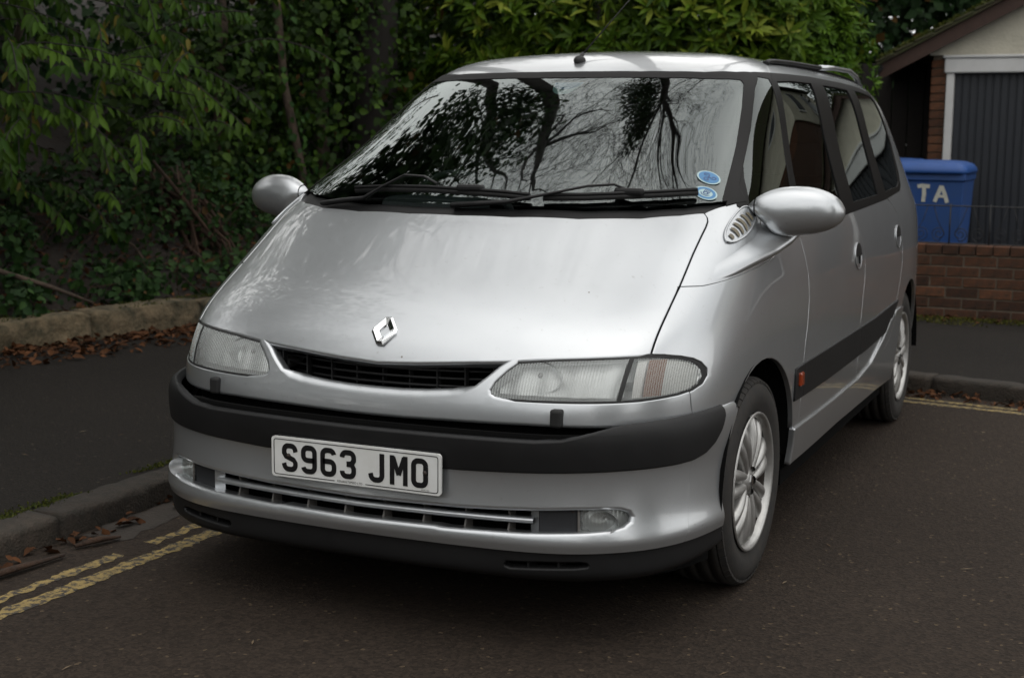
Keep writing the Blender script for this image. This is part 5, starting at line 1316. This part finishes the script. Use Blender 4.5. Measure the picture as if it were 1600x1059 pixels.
# hanging laurel on the left above the wall
def laurel(loc,lab,sprays,c1,c2,singles,Lf=.098,group=None):
    A=empty('laurel_tree',loc,label=lab,cat='tree',group=group); Ps=[];ds=[];us=[];Ls=[];cs=[]; tw=MB()
    for (p,dirv,Lt) in sprays:
        p=np.array(p,float); dv=nrmz(np.array(dirv,float)); n=int(Lt/.034); base=lerp_cols(1,c1,c2)[0]*(.7+.6*rnd(1)[0]); pts=[tuple(p)]
        for i in range(n):
            dv=nrmz(dv+np.array((0,0,-.035))+RNG.normal(size=3)*.035); p=p+dv*.034; pts.append(tuple(p))
            if i<2: continue
            side=nrmz(np.cross(dv,[0,0,1.]))*(1 if i%2 else -1)
            ld=nrmz(dv*.45+side*(.45+.2*rnd(1)[0])+np.array((0,0,-.75-.3*rnd(1)[0]))+RNG.normal(size=3)*.16)
            Ps.append(p); ds.append(ld); us.append(nrmz(dv*.3-side*.0+np.array((0,0,.4))+np.array((.5,-.6,.3))+RNG.normal(size=3)*.25)); Ls.append(Lf*(.5+.75*rnd(1)[0])); cs.append(base*(.7+.6*rnd(1)[0]) if rnd(1)[0]>.035 else np.array((.16,.13,.02))*(.5+.7*rnd(1)[0]))
        tw.tube(pts[::3]+[pts[-1]],.004,4,caps=False)
    Ps,ds,us,Ls,cs=map(np.array,(Ps,ds,us,Ls,cs)); leaves('foliage',Ps,ds,us,Ls,Ls*.37,cs,A,'glossy_leaf',True,'stuff',singles)
    t=tw.build('twigs','twig_dark',A); t['kind']='stuff'; return A
sprays=[]
for k in range(640):
    y=RNG.uniform(1.6,5.2); z=RNG.uniform(.75,3.7); dep=RNG.uniform(0,1.5)**1.2; x=WL(y)-.25-dep-(.5 if z<1.1 else 0)+.30*max(0,(z-1.2)*.3)
    if y>4.6 and z<1.1: continue
    sprays.append(((x-.3,y,z+.15),(.75,-.45+.5*RNG.normal(),.15+.2*RNG.normal()),RNG.uniform(.4,.85)))
LA=laurel((-5.4,3.2,.5),'laurel with drooping sprays of long leaves over the low wall on the left',sprays,(.020,.054,.004),(.062,.120,.009),280)
for k in range(7):
    y=1.8+.5*k; b=Vector((-5.6-.3*RNG.random(),y,bank_z(-5.6,y))); MB().tube([b,b+Vector((.25,-.1,1.0)),b+Vector((.7,-.1,1.9)),b+Vector((1.0,.0,2.8))],[.035,.03,.022,.012],6).build('branch','bark',LA)

# ivy-clad wood behind: masses of small leaves, trunks and a bare understorey
def ivy_mass(name,loc,lab,blobs,n,Lf,c1,c2,cat='shrub',group=None,detail=False,inner=.55):
    A=empty(name,loc,label=lab,cat=cat,group=group); Ps=[];ns=[]
    for c,r,f in blobs:
        P,nr,k=shell(int(n*f),c,r,inner,.12,.3,1.6,c[1]); Ps.append(P); ns.append(nr)
    P=np.vstack(Ps); nr=np.vstack(ns); N=len(P); d=nrmz(nr*.4+rdir(N)*.8+np.array((0,0,-.55))); u=nrmz(nr+np.array((.2,-.4,.4))+rdir(N)*.5); L=Lf*(.4+1.0*rnd(N)); cs=lerp_cols(N,c1,c2,1.6)*(.6+.7*rnd(N))[:,None]; br=rnd(N)<.02; cs[br]=np.array((.07,.04,.012))
    leaves('foliage',P,d,u,L,L*.75,cs,A,'leaf',detail); return A
ivy_mass('ivy_thicket',(-4.6,6.4,.3),'dark ivy thicket between the laurel and the rhododendron',
   [((-5.2,6.2,1.1),(.9,.9,1.2),.5),((-4.5,7.2,1.5),(.8,.8,1.7),.6),((-5.4,7.4,2.6),(1.0,1.0,1.2),.5),((-4.2,8.6,2.5),(1.2,.8,1.6),.6)],9000,.070,(.012,.030,.004),(.046,.088,.010),detail=True)
ivy_mass('ivy_thicket',(-6.5,4.5,.8),'dense dark evergreen mass deep behind the laurel',
   [((-6.9,1.5,2.2),(1.1,1.9,2.2),.7),((-6.8,4.2,2.3),(1.0,1.6,2.3),.8),((-7.2,6.6,2.6),(1.3,1.7,2.6),.8),((-6.2,8.8,2.8),(1.5,1.2,2.8),.8),((-7.3,-1.4,2.2),(1.2,1.8,2.2),.5)],9000,.10,(.010,.028,.008),(.022,.055,.014))
ivy_mass('evergreen_tree',(-.6,14,.2),'dark evergreen tree behind the garage',
   [((.3,16.5,4.0),(2.6,1.5,4.0),1.4),((-1.0,15.0,6.0),(2.0,1.2,2.5),.8),((-.5,12.6,2.6),(1.6,.7,2.6),1.2),((.9,16.0,3.6),(1.8,.8,3.2),.9),((-3.2,11.2,3.0),(1.8,.7,2.6),1.2),((-5.4,10.6,3.2),(1.6,.8,2.8),1.1),((-1.8,13.0,2.6),(1.4,1.2,2.8),.8),((-3.8,12.0,2.6),(1.5,1.2,2.8),.8)],9000,.12,(.010,.026,.008),(.022,.050,.014),cat='tree')
ivy_mass('ground_ivy',(-5,3.5,.4),'low ivy and leafy weeds on the bank behind the stone wall',
   [((WL(y)-.55-.25*(k%3),y,bank_z(WL(y)-.55,y)+.02),(.45,.40,.17),.12) for k,y in enumerate(np.arange(.4,7.0,.3))]+[((WL(y)-1.15-.5*(k%2),y,bank_z(WL(y)-1.15-.5*(k%2),y)+.10),(.5,.42,.30),.13) for k,y in enumerate(np.arange(.6,7.0,.38))],6200,.055,(.014,.036,.010),(.035,.075,.018),cat='ground cover',detail=True)['kind']='stuff'

def trunk(name,loc,lab,pts,rad,m='bark',leafy=0,group=None):
    A=empty(name,loc,label=lab,cat='tree',group=group); MB().tube(pts,rad,10).build('trunk',m,A)
    if leafy:
        P=[];N_=[]
        for k in range(leafy):
            t=RNG.random()*(len(pts)-1); i=int(t); p=Vector(pts[i]).lerp(Vector(pts[i+1]),t-i); a=RNG.uniform(0,6.28); r=rad[i]+.04+.12*RNG.random()**2; nn=np.array((math.cos(a),math.sin(a),.1)); P.append(np.array(p)+nn*r); N_.append(nn)
        P=np.array(P); N_=np.array(N_); L=.06*(.6+.7*rnd(leafy)); leaves('ivy',P,nrmz(N_*.3+np.array((0,0,-1))+rdir(leafy)*.5),nrmz(N_+rdir(leafy)*.4),L,L*.8,lerp_cols(leafy,(.014,.040,.010),(.05,.11,.025),1.5),A,'leaf',True)
    return A
trunk('slim_tree',(-5.05,6.4,.5),'slim pale trunk standing among ivy, left of the leaning one',[(-5.05,6.4,.3),(-5.1,6.4,1.2),(-5.02,6.42,2.2),(-5.15,6.4,3.6),(-5.0,6.5,5.5)],[.045,.042,.04,.035,.025],'pale_bark',260)
trunk('slim_tree',(-4.35,6.5,.4),'slim reddish trunk leaning left among the ivy',[(-4.25,6.5,.3),(-4.34,6.5,1.0),(-4.50,6.5,1.7),(-4.58,6.5,2.6),(-4.72,6.6,4.5)],[.042,.038,.034,.03,.02],'pale_bark',170)
trunk('slim_tree',(-4.75,7.4,.4),'thin ivy-wrapped trunk in the shade behind the leaning one',[(-4.7,7.4,.3),(-4.72,7.4,1.5),(-4.65,7.4,3.0),(-4.7,7.5,5.0)],[.07,.065,.06,.05],'bark',420)

# roots, fallen branches, bare twigs on the bank
rt=empty('root_stump',(-4.55,5.1,.5),label='reddish brown tangle of roots on the bank beside the laurel',cat='roots')
for k in range(46):
    t=RNG.normal(); a=Vector((-4.72+.06*RNG.normal(),5.30+.10*RNG.normal(),.98+.07*RNG.normal())); b=Vector((-4.16+.10*RNG.normal(),5.12+.16*RNG.normal(),.36+.05*RNG.normal())); w1=Vector(RNG.normal(size=3)*.07); w2=Vector(RNG.normal(size=3)*.07)
    MB().tube([a,a.lerp(b,.3)+w1,a.lerp(b,.55)+(w1+w2)*.5,a.lerp(b,.8)+w2,b],[.010,.015,.013,.010,.005],6).build('root','root_bark',rt)
for pts,rd,lab in (([(-4.75,3.25,.62),(-4.3,3.15,.50),(-4.1,3.35,.40),(-3.95,3.55,.29)],[.016,.017,.014,.008],'thin pale fallen branch lying down the bank'),
                   ([(-4.9,2.75,.66),(-4.45,2.85,.50),(-4.15,3.0,.28)],[.03,.032,.028],'thick dark broken branch at the far left, leaning on the wall'),
                   ([(-4.9,4.4,.8),(-4.4,4.5,.55),(-4.1,4.35,.35)],[.010,.010,.006],'thin brown twig on the bank near the roots')):
    tag(MB().tube(pts,rd,7).build('fallen_branch','pale_bark' if 'thin' in lab else 'bark'),lab,'branch')
tw=MB()
for k in range(150):
    y=RNG.uniform(.5,7); b=Vector((WL(y)-.3-RNG.random()*.9,y,0)); b.z=bank_z(b.x,b.y); d=Vector((RNG.normal()*.3+.2,RNG.normal()*.5,.6)); L=RNG.uniform(.2,.7); p1=b+d*L*.5; p2=b+d*L+Vector(RNG.normal(size=3)*.1)-Vector((0,0,.1)); tw.tube([b,p1,p2],[.004,.003,.0015],4,caps=False)
t=tw.build('bare_twigs','root_bark'); tag(t,'tangle of bare brown twigs and stalks on the bank','twigs',kind='stuff')

# fallen leaves
def litter(name,lab,n,fn,size=.055):
    P=np.array([fn() for _ in range(n)]); d=rdir(n); d[:,2]*=.35; u=np.tile((0,0,1.),(n,1))+rdir(n)*.55; L=size*(.5+.9*rnd(n)); cs=lerp_cols(n,(.030,.014,.007),(.13,.055,.024),1.5)
    P[:,2]+=.006+.02*rnd(n); V,F,k=leaf_arrays(P,d,u,L,L*.55,True,1.6); o=addobj(name,fast_mesh(name,V,F,'dead_leaf',np.repeat(cs,k,0))); tag(o,lab,'leaves',kind='stuff')
def f1():
    y=RNG.uniform(-1,7); return (WL(y)+.02+.55*RNG.random()**2.2,y,KZ)
def f2(): return (-1.275+.09*RNG.random()**1.5,-1.2+3.6*RNG.random()**1.4,0)
def f3():
    x=RNG.uniform(.2,3.5); return (x,KR(x)-.015-.17*RNG.random()**1.6,0)
def f4():
    y=RNG.uniform(0,7.); x=WL(y)-.1-2.4*RNG.random(); return (x,y,bank_z(x,y))
def f5():
    x=RNG.uniform(-1,3); return (x,7.03-.25*RNG.random()**2,KZ)
litter('fallen_leaves','brown fallen leaves drifted along the foot of the stone wall',2300,f1,.06)
litter('fallen_leaves','brown leaves and bark bits in the left gutter',170,f2,.045)
litter('fallen_leaves','brown leaves lying in the gutter behind the car',420,f3,.045)
litter('fallen_leaves','leaf litter covering the earth bank',3600,f4,.06)
litter('fallen_leaves','dry leaves along the foot of the brick wall',140,f5,.035)
P=np.array([(RNG.uniform(-4,5),RNG.uniform(-2.6,6.5),.002) for _ in range(260)]); P=P[(P[:,0]>-.85)|(P[:,0]<-1.5)]; P=P[~((np.abs(P[:,0])<.9)&(P[:,1]>0.)&(P[:,1]<4.5))]; P[P[:,0]<-1.5,2]=KZ+.002; P=P[~((P[:,1]>4.0)&(P[:,0]>-1.5))]
n=len(P); d=rdir(n); d[:,2]=.03*d[:,2]; L=.012+.035*rnd(n); V,F,k=leaf_arrays(P+np.array((0,0,.002)),d,np.tile((0,0,1.),(n,1)),L,np.minimum(L*.25,.006),False,.2); cs=lerp_cols(n,(.09,.055,.03),(.25,.20,.14)); tag(addobj('road_debris',fast_mesh('road_debris',V,F,'dead_leaf',np.repeat(cs,k,0))),'needles and grit scattered over the asphalt','debris',kind='stuff')
# a long strip of bark in the gutter
for k,(x,y,L,a) in enumerate(((-1.17,-.05,.42,1.45),(-1.15,.32,.16,1.2),(-1.20,-.45,.2,1.7))):
    dv=Vector((math.cos(a),math.sin(a),0)); p0=Vector((x,y,.012)); tag(MB().tube([p0-dv*L/2,p0+Vector((.006,0,.008)),p0+dv*L/2],[.010,.018,.008],6,flat=.55).build('bark_strip','root_bark'),['long strip of brown bark in the left gutter','short piece of bark in the gutter by the kerb joint','piece of bark in the gutter at the left picture edge'][k],'bark')
# moss
def moss(name,lab,n,fn,size,c1=(.030,.045,.008),c2=(.075,.080,.014)):
    P=np.array([fn() for _ in range(n)]); d=rdir(n); d[:,2]=np.abs(d[:,2])+.3; L=size*(.5+rnd(n)); cs=lerp_cols(n,c1,c2); V,F,k=leaf_arrays(P,nrmz(d),rdir(n),L,L*.7,False); o=addobj(name,fast_mesh(name,V,F,'leaf',np.repeat(cs,k,0))); tag(o,lab,'moss',kind='stuff')
def clump(v,thr=.05): return noise.noise(Vector(v))>thr
def m1():
    while 1:
        y=RNG.uniform(-1.6,2.5); x=-1.415-.05*RNG.random()**2+.012*RNG.normal()
        if clump((x*4,y*2.2,0),-.22): return (x,y,KZ)
def m2():
    while 1:
        x=RNG.uniform(-1.5,3.2); y=7.04-.42*RNG.random()**1.7
        if clump((x*3,y*5,3),-.25+ (7.04-y)*1.0): return (x,y,KZ)
def m3():
    while 1:
        y=RNG.uniform(0,7); x=WL(y)-.02-.22*RNG.random()
        if clump((x*4,y*2.5,7),-.05): return (x,y,KZ+.165+.012*RNG.random())
def m4():
    a=RNG.uniform(-.42,AXm); return (a,GY-.22+.12*RNG.random(),zl(a)+.045+.02*RNG.random())
moss('moss','thin line of green moss behind the left kerb',5600,m1,.009)
moss('moss','green and yellow moss along the foot of the brick wall',5200,m2,.013,(.035,.045,.008),(.11,.10,.016))
moss('moss','moss cushions on top of the low stone wall',4200,m3,.012)
moss('moss','moss growing on the garage roof verge',1500,m4,.028)

# ------------------------------------------------------------------ tall trees over the scene (seen mirrored in the glass and paint)
def bare_tree(loc,lab,h,r0,seed,bole=.5,spread=.62,maxlev=6,leanv=(0,0)):
    rg=random.Random(seed); A=empty('bare_tree',loc,label=lab,cat='tree',group='tall bare trees in the wood'); big=MB(); fine=MB()
    def grow(p,d,L,r,lev):
        n=3 if lev<3 else 2; pts=[p]; rad=[r]
        for i in range(n):
            d=(d+Vector((rg.gauss(0,.15),rg.gauss(0,.15),rg.gauss(.02,.08)))).normalized(); p=p+d*(L/n); pts.append(p); rad.append(max(.0045,r*(1-.42*(i+1)/n)))
        (big if lev<3 else fine).tube(pts,rad,7 if lev<2 else (5 if lev<4 else 3),caps=False)
        if lev>=maxlev: return
        k=(3 if lev else 5)
        for j in range(k):
            t=rg.uniform(.35,1.) if j else 1.; i0=min(n-1,int(t*n)); q=pts[-1] if j==0 else pts[i0].lerp(pts[i0+1],t*n-i0)
            ax=Vector((rg.gauss(0,1),rg.gauss(0,1),rg.gauss(0,.5))).normalized(); nd=(d*(1 if j==0 else .75)+ax*(spread*(.5 if j==0 else 1.))).normalized(); nd.z=nd.z*.9+.10
            grow(q,nd.normalized(),L*rg.uniform(.60,.80),rad[-1]*(.85 if j==0 else .6),lev+1)
    b=Vector(loc); top=b+Vector((leanv[0],leanv[1],h*bole)); big.tube([b-Vector((0,0,.3)),b.lerp(top,.5)+Vector((.1,-.1,0)),top],[r0*1.3,r0*1.1,r0],9,caps=False); grow(top,(top-b).normalized(),h*.22,r0,0)
    big.build('trunk','twig_dark',A); f=fine.build('branches','twig_dark',A); f['kind']='stuff'; return A
bare_tree((-4.3,7.6,.8),'tall bare tree rising from the wood behind the ivy thicket',17,.16,11)
bare_tree((-2.9,9.6,.2),'tall bare tree behind the rhododendron',18,.20,23,maxlev=7)
bare_tree((-7.4,6.2,2.0),'tall bare tree deep in the wood behind the laurel',14,.18,37,.4)
bare_tree((-1.3,12.4,.2),'tall bare tree standing left of the garage',19,.18,41,.40,maxlev=7)
bare_tree((-6.6,9.6,1.6),'tall bare tree farthest back in the wood',17,.19,53)
ivy_mass('holm_oak',(-5.8,6.6,1.2),'tall evergreen oak with leafy crown over the left wood',[((-5.6,6.6,8.0),(1.0,1.0,1.1),.5),((-4.9,7.3,9.6),(.9,.9,1.1),.5),((-6.4,5.6,6.4),(1.0,1.0,1.2),.35),((-5.4,7.4,11.0),(1.0,1.0,1.0),.35),((-6.4,6.6,9.8),(.9,.9,.9),.3)],3400,.115,(.010,.026,.006),(.028,.06,.012),cat='tree',inner=.15)
ivy_mass('holm_oak',(-2.6,8.6,.2),'tall evergreen tree with narrow dark crown behind the rhododendron',[((-2.75,8.7,12.2),(.75,.75,2.3),.8),((-2.6,9.0,15.0),(.5,.5,1.0),.3)],4200,.115,(.010,.024,.006),(.024,.05,.010),cat='tree',inner=.15)
ivy_mass('holm_oak',(-5.6,1.4,1.0),'evergreen oak spreading its crown over the left pavement',[((-4.6,.6,5.2),(2.0,2.4,1.3),1.),((-4.4,3.6,5.6),(1.7,1.8,1.2),.8),((-5.2,-2.4,5.0),(2.0,1.8,1.4),.8)],4200,.16,(.010,.026,.006),(.028,.06,.012),cat='tree',inner=.15)
# unseen evergreens added behind the viewer to darken the horizon and block sky
for k,(x,y,h,d_) in enumerate(((-8,-8,5.2,'leftmost'),(-2.5,-12.5,2.2,'second from the left'),(4,-13,2.2,'third from the left'),(10.5,-9,2.8,'fourth from the left'),(12,-1,3.6,'nearest the house'),(-8.5,-3,5.5,'nearest the laurel'))):
    ivy_mass('added_evergreen',(x,y,0),'unseen dark evergreen added behind the viewer to block sky light, '+d_,[((x,y,h*.7),(4.0,2.0,h),1.)],4600,.34,(.012,.03,.007),(.03,.06,.013),cat='tree',group='unseen evergreens added to block sky light')
